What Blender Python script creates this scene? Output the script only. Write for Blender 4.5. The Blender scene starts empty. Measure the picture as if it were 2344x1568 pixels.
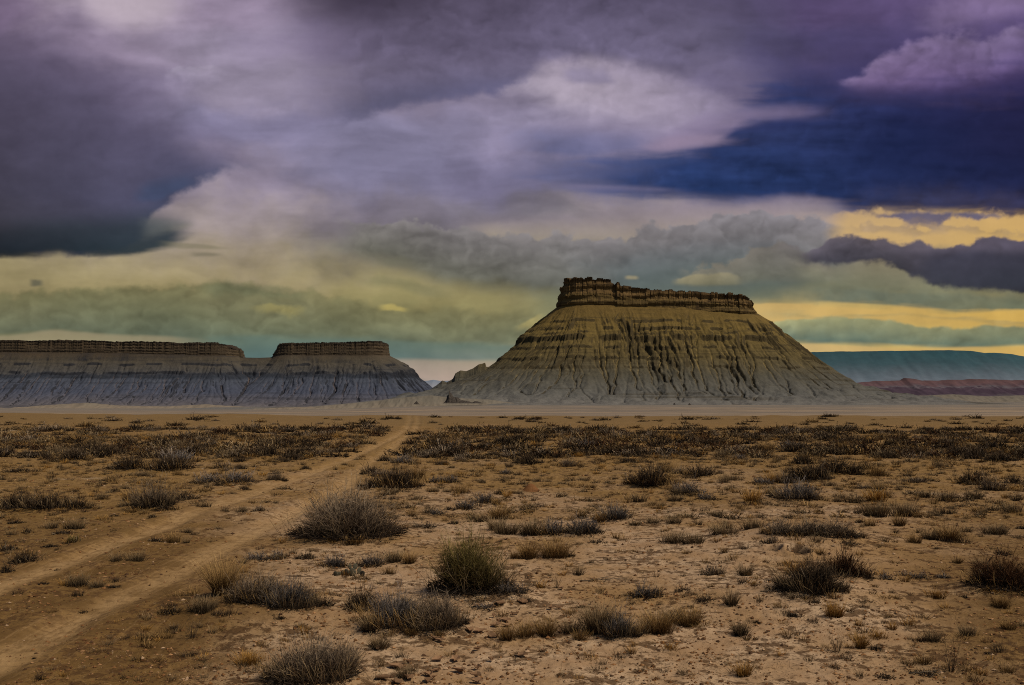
DENOISE = False
SUN_E = 3.1
SKY_GAIN = 1.0
NISH_E = 0.05
SKY_NX, SKY_NY = 1150, 460
GND_NX = 900
FARQ = 1.0
N_SHRUB, N_GRASS, N_GRAVEL = 300, 300, 68000
N_MASS = 2000
N_TUFT = 4200
import bpy, math, random
import numpy as np

# ------------------------------------------------------------------ basics
rng = np.random.default_rng(11)
random.seed(11)
F, CX, HY, EYE = 2278.0, 1171.5, 905.0, 1.9      # survey units of the photograph: focal length, centre column, horizon row, eye height (m)
scene = bpy.context.scene
COL = scene.collection


def lin(c):
    out = []
    for v in c[:3]:
        v = v / 255.0
        out.append(v / 12.92 if v <= 0.04045 else ((v + 0.055) / 1.055) ** 2.4)
    return (out[0], out[1], out[2], 1.0)


def tag(o, label=None, cat=None, group=None, kind=None):
    if label: o['label'] = label
    if cat: o['category'] = cat
    if group: o['group'] = group
    if kind: o['kind'] = kind
    return o


# ------------------------------------------------------------------ numpy noise
_perm = np.arange(512); np.random.default_rng(5).shuffle(_perm); _perm = np.concatenate([_perm, _perm, _perm])
_ga = np.random.default_rng(6).uniform(0, 2 * np.pi, 512)
_gx, _gy = np.cos(_ga), np.sin(_ga)


def perlin(x, y):
    x = np.asarray(x, float); y = np.asarray(y, float)
    xi = np.floor(x).astype(np.int64); yi = np.floor(y).astype(np.int64)
    xf = x - xi; yf = y - yi
    xi &= 511; yi &= 511
    u = xf * xf * xf * (xf * (xf * 6 - 15) + 10); v = yf * yf * yf * (yf * (yf * 6 - 15) + 10)

    def g(ix, iy, fx, fy):
        h = _perm[_perm[ix & 511] + (iy & 511)]
        return _gx[h] * fx + _gy[h] * fy
    a = g(xi, yi, xf, yf); b = g(xi + 1, yi, xf - 1, yf)
    c = g(xi, yi + 1, xf, yf - 1); d = g(xi + 1, yi + 1, xf - 1, yf - 1)
    return ((a + (b - a) * u) + ((c + (d - c) * u) - (a + (b - a) * u)) * v) * 1.5


def fbm(x, y, octs=4, gain=0.5, lac=2.03):
    s = 0; a = 1; n = 0
    for i in range(octs):
        s = s + a * perlin(x + 17.3 * i, y - 9.1 * i); n += a
        a *= gain; x = x * lac; y = y * lac
    return s / n


def ridged(x, y, octs=4, gain=0.5):
    s = 0; a = 1; n = 0
    for i in range(octs):
        s = s + a * (1 - np.abs(perlin(x + 31.7 * i, y + 11.9 * i)) * 1.6); n += a
        a *= gain; x = x * 2.07; y = y * 2.07
    return s / n


def sstep(a, b, x):
    t = np.clip((x - a) / (b - a), 0, 1)
    return t * t * (3 - 2 * t)


# ------------------------------------------------------------------ mesh helpers
def mesh_from(name, verts, faces, attrs=None, smooth=False):
    """verts (n,3); faces = list of (m,k) integer arrays; attrs {name: (n,) or (n,3)}"""
    me = bpy.data.meshes.new(name)
    verts = np.asarray(verts, np.float32)
    me.vertices.add(len(verts)); me.vertices.foreach_set('co', verts.ravel())
    loops = np.concatenate([np.asarray(f, np.int32).ravel() for f in faces])
    sizes = np.concatenate([np.full(len(f), np.asarray(f).shape[1], np.int32) for f in faces])
    starts = np.concatenate([[0], np.cumsum(sizes)[:-1]]).astype(np.int32)
    me.loops.add(len(loops)); me.loops.foreach_set('vertex_index', loops)
    me.polygons.add(len(sizes)); me.polygons.foreach_set('loop_start', starts)
    me.polygons.foreach_set('use_smooth', np.full(len(sizes), smooth, bool))
    for k, v in (attrs or {}).items():
        v = np.asarray(v, np.float32)
        if v.ndim == 1:
            a = me.attributes.new(k, 'FLOAT', 'POINT'); a.data.foreach_set('value', v)
        else:
            if v.shape[1] == 3: v = np.concatenate([v, np.ones((len(v), 1), np.float32)], 1)
            a = me.attributes.new(k, 'FLOAT_COLOR', 'POINT'); a.data.foreach_set('color', v.ravel())
    me.update(calc_edges=True)
    return me


def grid_faces(nr, nc):
    i = np.arange(nr - 1)[:, None] * nc + np.arange(nc - 1)[None, :]
    return np.stack([i, i + 1, i + nc + 1, i + nc], -1).reshape(-1, 4)


def obj(name, me, mat=None, parent=None, loc=(0, 0, 0), rz=0.0, sc=None):
    o = bpy.data.objects.new(name, me); COL.objects.link(o)
    if mat is not None and me is not None and not me.materials: me.materials.append(mat)
    if parent is not None: o.parent = parent
    o.location = loc; o.rotation_euler = (0, 0, rz)
    if sc is not None: o.scale = sc
    return o


class NT:
    """small helper to write node trees as expressions"""
    def __init__(self, tree): self.t = tree; self.n = tree.nodes; self.l = tree.links

    def node(self, typ, **kw):
        nd = self.n.new(typ)
        for k, v in kw.items(): setattr(nd, k, v)
        return nd

    def put(self, sock, v):
        if isinstance(v, bpy.types.NodeSocket): self.l.new(v, sock)
        elif v is not None:
            if sock.type == 'RGBA' and not hasattr(v, '__len__'): v = (v, v, v, 1)
            sock.default_value = v

    def math(self, op, a, b=None, c=None, clamp=False):
        nd = self.node('ShaderNodeMath', operation=op); nd.use_clamp = clamp
        self.put(nd.inputs[0], a)
        if b is not None: self.put(nd.inputs[1], b)
        if c is not None: self.put(nd.inputs[2], c)
        return nd.outputs[0]

    def add(self, a, b): return self.math('ADD', a, b)
    def sub(self, a, b): return self.math('SUBTRACT', a, b)
    def mul(self, a, b): return self.math('MULTIPLY', a, b)
    def madd(self, a, b, c): return self.math('MULTIPLY_ADD', a, b, c)

    def smooth(self, x, a, b, lo=0.0, hi=1.0, kind='SMOOTHSTEP'):
        nd = self.node('ShaderNodeMapRange', interpolation_type=kind)
        nd.clamp = kind != 'LINEAR'
        self.put(nd.inputs['Value'], x)
        for nm, v in (('From Min', a), ('From Max', b), ('To Min', lo), ('To Max', hi)): self.put(nd.inputs[nm], v)
        return nd.outputs[0]

    def mix(self, f, a, b, mode='MIX'):
        nd = self.node('ShaderNodeMix', data_type='RGBA', blend_type=mode)
        nd.clamp_factor = True
        self.put(nd.inputs[0], f); self.put(nd.inputs[6], a); self.put(nd.inputs[7], b)
        return nd.outputs[2]

    def grey(self, v):
        nd = self.node('ShaderNodeCombineColor')
        for i in range(3): self.put(nd.inputs[i], v)
        return nd.outputs[0]

    def vec(self, x, y, z=0.0):
        nd = self.node('ShaderNodeCombineXYZ')
        for i, v in enumerate((x, y, z)): self.put(nd.inputs[i], v)
        return nd.outputs[0]

    def noise(self, v, scale, detail=4, rough=0.5, dist=0.0, typ='FBM', lac=2.0):
        nd = self.node('ShaderNodeTexNoise'); nd.noise_type = typ
        if v is not None: self.put(nd.inputs['Vector'], v)
        self.put(nd.inputs['Scale'], scale); self.put(nd.inputs['Detail'], detail)
        self.put(nd.inputs['Roughness'], rough); self.put(nd.inputs['Distortion'], dist)
        self.put(nd.inputs['Lacunarity'], lac)
        return nd.outputs['Fac']

    def ramp(self, x, stops, interp='LINEAR'):
        nd = self.node('ShaderNodeValToRGB'); self.put(nd.inputs[0], x)
        cr = nd.color_ramp; cr.interpolation = interp
        stops = sorted(stops, key=lambda s: s[0])
        while len(cr.elements) < len(stops): cr.elements.new(0.5)
        for e, (p, c) in zip(cr.elements, stops):
            e.position = min(max(p, 0), 1); e.color = c
        return nd.outputs[0]

    def attr(self, name, out='Fac'):
        nd = self.node('ShaderNodeAttribute'); nd.attribute_name = name
        return nd.outputs[out]


def new_mat(name, rough=0.9, spec=0.15):
    m = bpy.data.materials.new(name); m.use_nodes = True
    t = NT(m.node_tree); b = m.node_tree.nodes['Principled BSDF']
    b.inputs['Roughness'].default_value = rough
    b.inputs['Specular IOR Level'].default_value = spec
    return m, t, b
# ------------------------------------------------------------------ camera
cam_d = bpy.data.cameras.new('camera'); cam = bpy.data.objects.new('camera', cam_d); COL.objects.link(cam)
cam_d.sensor_width = 36.0; cam_d.lens = 35.0; cam_d.shift_y = 121.0 / 2343.0
cam_d.clip_start = 0.1; cam_d.clip_end = 90000.0
cam.location = (0, 0, EYE); cam.rotation_euler = (math.radians(90), 0, 0)
scene.camera = cam
scene.view_settings.view_transform = 'Standard'; scene.view_settings.look = 'None'
scene.view_settings.exposure = 0.0; scene.view_settings.gamma = 1.0
scene.cycles.max_bounces = 5; scene.cycles.diffuse_bounces = 3; scene.cycles.transparent_max_bounces = 8
scene.cycles.use_denoising = DENOISE
scene.cycles.pixel_filter_type = 'BLACKMAN_HARRIS'; scene.cycles.filter_width = 1.05

# ------------------------------------------------------------------ sun + sky
SUN_EL, SUN_AZ = math.radians(52), math.radians(112)      # azimuth clockwise from +Y (the way the camera looks)
sd = bpy.data.lights.new('sun', 'SUN'); sd.energy = SUN_E; sd.angle = math.radians(0.6); sd.color = (1.0, 0.90, 0.74)
sun = bpy.data.objects.new('sun', sd); COL.objects.link(sun)
sun.rotation_euler = (math.pi / 2 - SUN_EL, 0, math.pi - SUN_AZ)

world = bpy.data.worlds.new('World'); scene.world = world; world.use_nodes = True
W = NT(world.node_tree)
nish = W.node('ShaderNodeTexSky'); nish.sky_type = 'NISHITA'; nish.sun_disc = False
nish.sun_elevation = SUN_EL; nish.sun_rotation = SUN_AZ; nish.air_density = 1.0; nish.dust_density = 1.5
bg = world.node_tree.nodes['Background']
world.node_tree.links.new(nish.outputs[0], bg.inputs[0]); bg.inputs[1].default_value = NISH_E

# ------------------------------------------------------------------ the cloud deck: a dome sector far beyond the hills, open to the clear sky elsewhere
def _axis(parts):
    out = [np.linspace(a, b, n, endpoint=False) for a, b, n in parts]
    return np.concatenate(out + [[parts[-1][1]]])


sky_az = np.radians(_axis([(-75, -29, 60), (-29, 29, SKY_NX), (29, 75, 60)]))
sky_t = _axis([(-0.012, 0.0, 3), (0.0, 0.405, SKY_NY), (0.405, 0.85, 45)])
AZ, TT = np.meshgrid(sky_az, sky_t)
_f = np.clip(AZ, -1.2, 1.2)
SX = CX + F * np.tan(_f); SY = HY - F * TT / np.cos(_f)          # the dome in survey units


def cf(x, y, o, g=0.5): return fbm(x, y, o, g)
n_coarse = cf(SX / 330, SY / 210, 5); n_coarse2 = cf(SX / 330 + 40, SY / 210 + 9, 5)
n_bill = cf(SX / 52 + 3, SY / 40, 6, 0.52); n_bill2 = cf(SX / 46 + 77, SY / 36 + 5, 6, 0.54)
n_streak = cf(SX / 210 + 0.25 * n_bill, SY / 26 + 0.7 * n_coarse, 4, 0.46)
n_wisp = cf(SX / 150 + 0.7 * n_coarse, SY / 70 + 0.7 * n_coarse2, 5, 0.46)
def _puff(dx_, dy_): return 1.0 - 1.9 * np.abs(cf((SX + dx_) / 88 + 5 + 0.35 * n_bill2 + 0.5 * n_coarse, (SY + dy_) / 62 + 3 + 0.2 * n_bill, 3, 0.42))
puff = _puff(0, 0); puff2 = puff - _puff(12, 16)
emb = (cf(SX / 52 + 3, SY / 40, 6, 0.52) - cf((SX - 8) / 52 + 3, (SY + 9) / 40, 6, 0.52))
n_tex = 0.16 * n_bill + 0.45 * n_wisp + 0.12 * emb
YS = [0, 100, 200, 300, 400, 500, 560, 620, 680, 740, 800, 870]
GRID = {
    0:    [(118, 101, 128), (104, 91, 116), (98, 87, 110), (104, 94, 112), (120, 110, 125), (140, 128, 122), (148, 134, 110), (150, 137, 101), (146, 133, 94), (118, 118, 84), (130, 128, 98), (150, 140, 112)],
    250:  [(160, 147, 160), (140, 126, 148), (112, 102, 128), (112, 105, 128), (125, 116, 132), (146, 134, 134), (152, 139, 117), (154, 141, 105), (149, 135, 95), (122, 122, 86), (118, 124, 100), (150, 140, 112)],
    550:  [(148, 133, 156), (146, 135, 156), (144, 134, 154), (126, 120, 148), (138, 127, 145), (150, 138, 142), (152, 139, 124), (152, 138, 107), (147, 134, 96), (126, 124, 84), (92, 114, 106), (120, 125, 118)],
    850:  [(100, 90, 110), (122, 110, 138), (134, 124, 146), (128, 123, 150), (120, 116, 142), (122, 114, 128), (120, 114, 112), (136, 126, 102), (148, 136, 92), (128, 124, 84), (92, 116, 110), (128, 130, 120)],
    1150: [(94, 84, 106), (106, 97, 122), (126, 117, 140), (136, 128, 154), (122, 116, 144), (116, 110, 122), (112, 108, 102), (118, 113, 92), (146, 135, 90), (132, 128, 90), (150, 140, 118), (168, 150, 138)],
    1450: [(92, 84, 108), (110, 102, 126), (146, 135, 156), (136, 127, 154), (104, 104, 136), (146, 134, 138), (120, 116, 112), (100, 106, 98), (100, 112, 102), (130, 134, 102), (150, 140, 110), (168, 150, 130)],
    1720: [(86, 78, 108), (86, 80, 110), (104, 96, 126), (120, 108, 138), (96, 92, 124), (142, 130, 142), (120, 116, 116), (104, 108, 104), (102, 112, 98), (196, 166, 100), (170, 158, 104), (180, 158, 120)],
    2000: [(98, 82, 124), (78, 70, 110), (92, 78, 118), (60, 60, 106), (44, 58, 104), (206, 170, 112), (150, 130, 106), (128, 124, 100), (106, 112, 92), (208, 172, 88), (196, 168, 100), (180, 160, 120)],
    2343: [(120, 102, 138), (112, 96, 132), (96, 80, 116), (70, 62, 100), (48, 52, 88), (208, 168, 98), (190, 156, 98), (120, 116, 98), (110, 112, 90), (196, 164, 82), (200, 168, 90), (186, 160, 108)],
}

LINT = np.array([lin((v, v, v))[0] for v in range(256)])


def linv(c): return np.array(lin(c)[:3])


# smooth colour field through the survey points
_kx = np.array(sorted(GRID)); _gc = np.array([[linv(c) for c in GRID[k]] for k in _kx])
lx = np.linspace(-700, 3050, 240); ly = np.linspace(-300, 960, 160)
LX, LY = np.meshgrid(lx, ly)
num = np.zeros(LX.shape + (3,)); den = np.zeros(LX.shape)
for i, gx_ in enumerate(_kx):
    for j, gy_ in enumerate(YS):
        w = np.exp(-((np.clip(LX, -60, 2400) - gx_) / 175.0) ** 2 - ((np.clip(LY, -40, 880) - gy_) / 48.0) ** 2) + 1e-12
        num += w[..., None] * _gc[i, j]; den += w
field = num / den[..., None]


def sample(fx, fy):
    u = np.clip((fx - lx[0]) / (lx[1] - lx[0]), 0, len(lx) - 1.001); v = np.clip((fy - ly[0]) / (ly[1] - ly[0]), 0, len(ly) - 1.001)
    i = u.astype(int); j = v.astype(int); u = (u - i)[..., None]; v = (v - j)[..., None]
    return (field[j, i] * (1 - u) + field[j, i + 1] * u) * (1 - v) + (field[j + 1, i] * (1 - u) + field[j + 1, i + 1] * u) * v


sky = sample(SX + 190 * n_coarse + 40 * n_bill, SY + 70 * n_coarse2 + 16 * n_bill2)
sky *= (1 + 0.34 * n_wisp + 0.10 * n_streak + 0.02 * emb)[..., None]


def band(top, bot, st, sb, nt, nb, c4, op=1.0, ends=None, tex=0.25, nkind=('bill', 'streak'), rim=0.0, stk=0.0, wx=0.0):
    """a cloud lying between an upper and a lower outline (survey units), with softness and ruggedness of each edge"""
    nz = {'bill': n_bill, 'bill2': n_bill2, 'streak': n_streak, 'wisp': n_wisp, 'coarse': n_coarse, 'puff': puff - 0.45}
    xs = SX + 9 * n_bill2 + wx * (n_streak + 0.5 * n_wisp)
    def cv(p):
        px = np.array([q[0] for q in p], float); py = np.array([q[1] for q in p], float)
        o = np.interp(xs, px, py)
        return (o + np.interp(xs - 14, px, py) + np.interp(xs + 14, px, py)) / 3
    ct = cv(top); cb = cv(bot)
    et = SY - ct + nz[nkind[0]] * nt * 0.62
    eb = cb - SY + nz[nkind[1]] * nb * 0.62
    m = sstep(-st, st, et) * sstep(-sb, sb, eb)
    if ends:
        x0, x1, sf = ends
        aw = SX + n_wisp * sf * 0.9
        m = m * sstep(x0 - sf, x0 + sf, aw) * (1 - sstep(x1 - sf, x1 + sf, aw))
    x0 = min(p[0] for p in top + bot); x1 = max(p[0] for p in top + bot)
    fx = sstep(max(x0, -100), min(x1, 2450), SX + 60 * n_wisp)[..., None]
    fy = np.clip((cb - SY + 10 * n_bill2) / np.maximum(cb - ct, 2.0), 0, 1)[..., None]
    tl, tr, bl, br = [linv(c) for c in c4]
    col = (bl * (1 - fx) + br * fx) * (1 - fy) + (tl * (1 - fx) + tr * fx) * fy
    shade = 1 + 2.0 * tex * n_tex + (0.7 * tex if tex >= 0.2 else 0.2 * tex) * puff2
    if stk: shade = shade + stk * n_streak
    if rim: shade = shade + rim * np.exp(-np.maximum(et, 0) / 9.0)
    m = (m * op)[..., None]
    sky[:] = sky * (1 - m) + col * shade[..., None] * m


# --- upper deck
band([(1160, 150), (1230, 132), (1330, 128), (1440, 140), (1540, 180), (1640, 215), (1760, 255), (1900, 262)],
     [(1160, 215), (1250, 240), (1400, 262), (1560, 288), (1700, 300), (1900, 280)], 26, 70, 46, 60,
     [(158, 146, 162), (128, 118, 146), (170, 159, 170), (136, 124, 150)], 0.82, (1190, 1700, 120), 0.2, ('bill', 'wisp'))
band([(700, -60), (1600, -60)], [(620, 300), (780, 278), (900, 248), (1000, 222), (1130, 212), (1190, 188), (1240, 140), (1330, 118), (1440, 130), (1600, 160)], 30, 17, 10, 42,
     [(80, 71, 90), (84, 76, 100), (108, 101, 126), (112, 104, 132)], 0.86, (770, 1620, 150), 0.26, ('bill', 'bill'))
band([(720, 215), (850, 200), (1000, 178), (1150, 172), (1230, 160)], [(700, 290), (780, 279), (900, 248), (1000, 222), (1130, 211), (1190, 188), (1240, 150)], 40, 16, 20, 30,
     [(98, 93, 117), (96, 92, 120), (92, 91, 118), (98, 96, 128)], 0.85, (790, 1215, 60), 0.15, ('wisp', 'bill'))
band([(1270, 160), (1330, 152), (1400, 168), (1440, 200)], [(1270, 178), (1330, 192), (1400, 196), (1440, 205)], 14, 10, 20, 20,
     [(128, 120, 148)] * 4, 0.6, (1295, 1400, 22), 0.15)
band([(1180, 305), (1240, 300), (1330, 300), (1460, 306), (1560, 318)], [(1180, 345), (1280, 354), (1400, 345), (1560, 330)], 22, 9, 30, 16,
     [(104, 106, 142), (122, 118, 150), (96, 100, 138), (112, 112, 148)], 0.72, (1200, 1500, 60), 0.18, ('wisp', 'streak'))
band([(600, -80), (1050, -80)], [(600, -10), (700, 20), (790, 42), (900, 26), (1050, 0)], 20, 55, 10, 40, [(66, 58, 76)] * 4, 0.8, (690, 960, 90), 0.12, ('wisp', 'wisp'))
band([(180, -80), (420, -80)], [(180, 30), (300, 60), (420, 30)], 20, 50, 10, 40, [(172, 158, 168)] * 4, 0.7, (210, 400, 60), 0.12, ('wisp', 'wisp'))
band([(380, 172), (420, 150), (455, 158), (490, 146), (505, 160)], [(380, 184), (440, 196), (505, 190)], 4, 14, 26, 26, [(146, 137, 156), (150, 140, 158), (134, 124, 148), (138, 128, 150)], 0.55, (388, 500, 16), 0.35, ('bill', 'bill2'))
band([(560, 262), (640, 240), (700, 226)], [(560, 275), (640, 262), (700, 246)], 7, 12, 26, 26, [(146, 136, 158)] * 4, 0.5, (580, 690, 30), 0.25, ('bill', 'bill2'))
band([(1060, 272), (1110, 264), (1170, 268), (1240, 262)], [(1060, 282), (1120, 284), (1200, 288), (1240, 276)], 4, 9, 22, 22, [(136, 128, 152)] * 4, 0.55, (1078, 1230, 25), 0.3, ('bill', 'bill2'))
# --- left storm cloud
band([(-300, 60), (0, 110), (120, 130), (250, 200), (360, 260), (450, 320), (520, 350), (620, 400)],
     [(-300, 600), (0, 583), (140, 578), (270, 578), (330, 540), (345, 490), (400, 452), (445, 420), (500, 396), (560, 380), (620, 400)], 90, 14, 60, 34,
     [(88, 80, 102), (108, 100, 128), (56, 57, 70), (74, 80, 110)], 0.95, (-900, 545, 45), 0.16, ('coarse', 'bill'))
band([(-300, 520), (0, 515), (200, 500), (330, 495), (420, 505)], [(-300, 598), (0, 585), (140, 581), (300, 580), (400, 560), (470, 540)], 30, 10, 20, 22,
     [(50, 52, 60), (66, 74, 86), (27, 34, 42), (52, 66, 74)], 0.96, (-900, 420, 45), 0.10, ('wisp', 'streak'))
band([(300, 430), (370, 410), (440, 402)], [(300, 462), (360, 458), (400, 442), (440, 418)], 18, 8, 14, 14,
     [(72, 82, 112)] * 4, 0.8, (318, 436, 22), 0.12, ('wisp', 'bill'))
band([(330, 500), (400, 506), (450, 512)], [(330, 545), (400, 528), (450, 516)], 9, 9, 12, 14,
     [(100, 104, 106), (116, 114, 112), (96, 100, 98), (120, 116, 104)], 0.6, (330, 440, 25), 0.12, ('streak', 'streak'))
band([(370, 552), (480, 560), (560, 570)], [(370, 566), (480, 572), (560, 575)], 4, 5, 14, 18,
     [(120, 114, 92)] * 4, 0.55, (380, 520, 40), 0.1, ('streak', 'streak'))
band([(430, 579), (500, 579)], [(430, 590), (500, 588)], 4, 4, 8, 8, [(112, 106, 88)] * 4, 0.6, (440, 500, 16), 0.1)
band([(60, 640), (82, 637), (100, 645)], [(60, 655), (82, 656), (100, 652)], 4, 4, 10, 8, [(92, 92, 78)] * 4, 0.75, (68, 93, 8), 0.1)
# --- right: the deep blue shelf and the mauve tower above it
band([(1700, 60), (1850, 130), (1960, 110), (2080, 70), (2200, 60), (2343, 20), (2700, 0)], [(1700, 250), (1850, 228), (2000, 215), (2200, 220), (2700, 200)], 60, 30, 60, 30,
     [(80, 73, 110), (92, 76, 126), (50, 56, 104), (54, 50, 98)], 0.75, (1760, 3000, 80), 0.14, ('wisp', 'wisp'))
band([(1900, 200), (1970, 172), (2030, 120), (2110, 92), (2180, 78), (2250, 92), (2330, 60), (2500, 40)], [(1900, 205), (1990, 214), (2110, 212), (2230, 202), (2343, 172), (2500, 150)], 14, 26, 44, 26,
     [(128, 110, 146), (122, 106, 140), (112, 92, 132), (92, 76, 122)], 0.9, (1935, 3000, 30), 0.30, ('bill', 'streak'))
band([(2080, 20), (2180, -10), (2300, -20), (2500, -20)], [(2080, 70), (2160, 75), (2230, 50), (2343, 30), (2500, 20)], 25, 20, 30, 30,
     [(128, 110, 146)] * 4, 0.55, (2110, 3000, 40), 0.25, ('bill', 'bill2'))
band([(1120, 398), (1300, 384), (1450, 368), (1600, 340)], [(1120, 406), (1300, 436), (1450, 452), (1650, 462)], 18, 24, 34, 34,
     [(98, 100, 136), (62, 76, 122), (104, 102, 130), (74, 82, 120)], 0.85, (1190, 1750, 160), 0.14, ('streak', 'streak'), 0, 0.3, 70)
band([(1330, 400), (1450, 380), (1580, 345), (1650, 290), (1760, 222), (1850, 196), (1960, 205), (2080, 214), (2200, 210), (2343, 188), (2600, 160)],
     [(1330, 404), (1450, 440), (1600, 458), (1750, 458), (1870, 466), (1960, 490), (2150, 488), (2343, 500), (2600, 505)], 56, 26, 60, 34,
     [(48, 64, 110), (44, 42, 84), (36, 60, 108), (36, 45, 84)], 0.95, (1400, 3000, 220), 0.3, ('streak', 'streak'), 0, 0.4, 75)
band([(1900, 320), (2050, 260), (2200, 250), (2343, 240), (2600, 230)], [(1900, 400), (2100, 400), (2343, 420), (2600, 420)], 50, 60, 30, 30,
     [(32, 42, 84), (36, 34, 66), (30, 42, 82), (32, 36, 70)], 0.7, (1980, 3000, 90), 0.08, ('streak', 'streak'))
band([(1530, 306), (1600, 262), (1700, 250), (1800, 243), (1920, 246)], [(1530, 345), (1650, 322), (1700, 276), (1800, 274), (1920, 268)], 14, 12, 16, 16,
     [(138, 126, 152), (110, 98, 130), (134, 120, 146), (100, 92, 126)], 0.85, (1500, 1880, 60), 0.15, ('streak', 'streak'))
band([(1480, 325), (1560, 312), (1640, 308), (1700, 318)], [(1480, 350), (1560, 340), (1640, 330), (1700, 326)], 9, 10, 14, 14, [(140, 124, 148)] * 4, 0.8, (1500, 1640, 50), 0.12, ('streak', 'streak'))
band([(1600, 302), (1720, 284), (1850, 268)], [(1600, 308), (1720, 300), (1850, 292)], 8, 10, 16, 16, [(62, 68, 112), (50, 58, 106)] * 2, 0.6, (1640, 1860, 70), 0.1, ('streak', 'streak'))
band([(1540, 306), (1650, 288), (1740, 278)], [(1540, 314), (1650, 298), (1740, 286)], 6, 8, 14, 14, [(134, 120, 148)] * 4, 0.5, (1580, 1720, 50), 0.1, ('streak', 'streak'))
band([(1330, 392), (1450, 372), (1560, 356)], [(1330, 404), (1450, 388), (1560, 372)], 8, 10, 16, 16, [(84, 90, 130), (60, 76, 122)] * 2, 0.55, (1370, 1580, 60), 0.1, ('streak', 'streak'))
band([(1260, 420), (1400, 424), (1560, 432)], [(1260, 428), (1400, 434), (1560, 440)], 7, 8, 14, 14, [(128, 118, 142)] * 4, 0.45, (1290, 1540, 60), 0.1, ('streak', 'streak'))
# --- middle band: warm slit, grey cumulus rampart, gold gaps
band([(1010, 505), (1250, 500), (1500, 478), (1700, 462), (1870, 455), (1960, 480)], [(1010, 530), (1250, 560), (1500, 560), (1900, 540)], 20, 20, 30, 30,
     [(132, 122, 128), (140, 128, 140), (158, 146, 128), (160, 146, 130)], 0.8, (1080, 1950, 60), 0.12, ('wisp', 'streak'))
band([(700, 500), (900, 508), (1000, 520), (1130, 535), (1230, 548), (1260, 530), (1310, 540), (1400, 548), (1480, 522), (1560, 515), (1640, 500), (1700, 488), (1780, 494), (1850, 498), (1940, 516), (1990, 548), (2040, 560)],
     [(700, 560), (900, 600), (1000, 636), (1100, 658), (1250, 665), (1500, 690), (1800, 660), (2040, 600)], 6, 26, 52, 34,
     [(122, 117, 116), (122, 118, 124), (100, 100, 86), (92, 98, 98)], 0.92, (800, 1975, 60), 0.36, ('bill', 'wisp'), 0.16)
band([(1400, 600), (1600, 580), (1800, 575)], [(1400, 690), (1600, 692), (1800, 690)], 50, 20, 30, 20, [(92, 104, 108), (98, 108, 108), (92, 106, 100), (104, 112, 96)], 0.7, (1380, 1800, 90), 0.12, ('wisp', 'streak'))
band([(1880, 490), (1960, 486), (2140, 488), (2343, 492), (2700, 500)], [(1880, 545), (1990, 560), (2100, 572), (2343, 560), (2700, 560)], 9, 12, 40, 20,
     [(182, 152, 110), (192, 156, 98), (190, 158, 106), (186, 152, 92)], 0.93, (1915, 3000, 30), 0.08, ('bill2', 'bill'))
band([(1990, 486), (2060, 490), (2100, 484), (2200, 490), (2300, 492)], [(1990, 492), (2060, 500), (2100, 522), (2140, 508), (2200, 498), (2300, 496)], 6, 7, 20, 36,
     [(70, 78, 118)] * 4, 0.8, (2000, 2300, 30), 0.2, ('bill', 'bill2'))
band([(2060, 506), (2110, 500), (2160, 516)], [(2060, 516), (2110, 526), (2160, 522)], 5, 5, 34, 34, [(128, 112, 108)] * 4, 0.65, (2070, 2150, 16), 0.25, ('bill2', 'bill'))
# mauve-grey puffs and the dark right-hand bank
band([(1560, 620), (1600, 612), (1660, 606), (1720, 575), (1770, 556), (1830, 566), (1880, 600), (1920, 630)], [(1560, 652), (1660, 650), (1740, 642), (1830, 640), (1920, 638)], 6, 14, 40, 22,
     [(126, 120, 106), (104, 98, 100), (112, 112, 98), (106, 106, 94)], 0.9, (1570, 1900, 30), 0.25, ('bill2', 'streak'))
band([(1535, 645), (1580, 630), (1640, 625), (1700, 630)], [(1535, 652), (1600, 654), (1700, 652)], 4, 5, 16, 10, [(148, 138, 108), (134, 126, 102), (128, 124, 98), (118, 116, 96)], 0.85, (1545, 1690, 16), 0.2, ('bill', 'streak'))
band([(1800, 600), (1900, 606), (2000, 590), (2100, 610), (2160, 640)], [(1800, 660), (2000, 670), (2160, 668)], 18, 16, 24, 20, [(130, 124, 104), (138, 128, 104), (112, 116, 96), (118, 118, 96)], 0.7, (1830, 2120, 50), 0.18, ('bill', 'streak'))
band([(1800, 588), (1870, 566), (1920, 540), (1960, 532), (2010, 548), (2060, 552), (2120, 562), (2200, 566), (2240, 548), (2290, 540), (2343, 548), (2500, 560), (2700, 560)],
     [(1800, 596), (1870, 602), (1960, 598), (2040, 604), (2100, 640), (2180, 658), (2260, 662), (2343, 668), (2700, 670)], 5, 8, 34, 24,
     [(94, 87, 96), (84, 79, 98), (72, 70, 80), (54, 56, 68)], 0.97, (1850, 3000, 30), 0.34, ('bill', 'bill2'), 0.18)
band([(2060, 590), (2150, 580), (2343, 580), (2700, 580)], [(2060, 630), (2200, 655), (2343, 660), (2700, 660)], 16, 10, 30, 20, [(70, 70, 86), (58, 58, 72), (66, 68, 80), (58, 62, 72)], 0.7, (2100, 3000, 50), 0.12, ('wisp', 'streak'))
band([(1900, 655), (2060, 662), (2200, 670), (2343, 680), (2700, 680)], [(1900, 690), (2060, 700), (2200, 716), (2343, 708), (2700, 705)], 12, 5, 16, 14,
     [(108, 112, 96), (112, 114, 92), (96, 108, 98), (98, 108, 90)], 0.85, (1860, 3000, 80), 0.2, ('streak', 'streak'))
band([(1434, 632), (1455, 630), (1475, 634)], [(1434, 637), (1455, 639), (1475, 638)], 3, 3, 6, 5, [(146, 136, 108)] * 4, 0.85, (1432, 1460, 7), 0.1)
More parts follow.
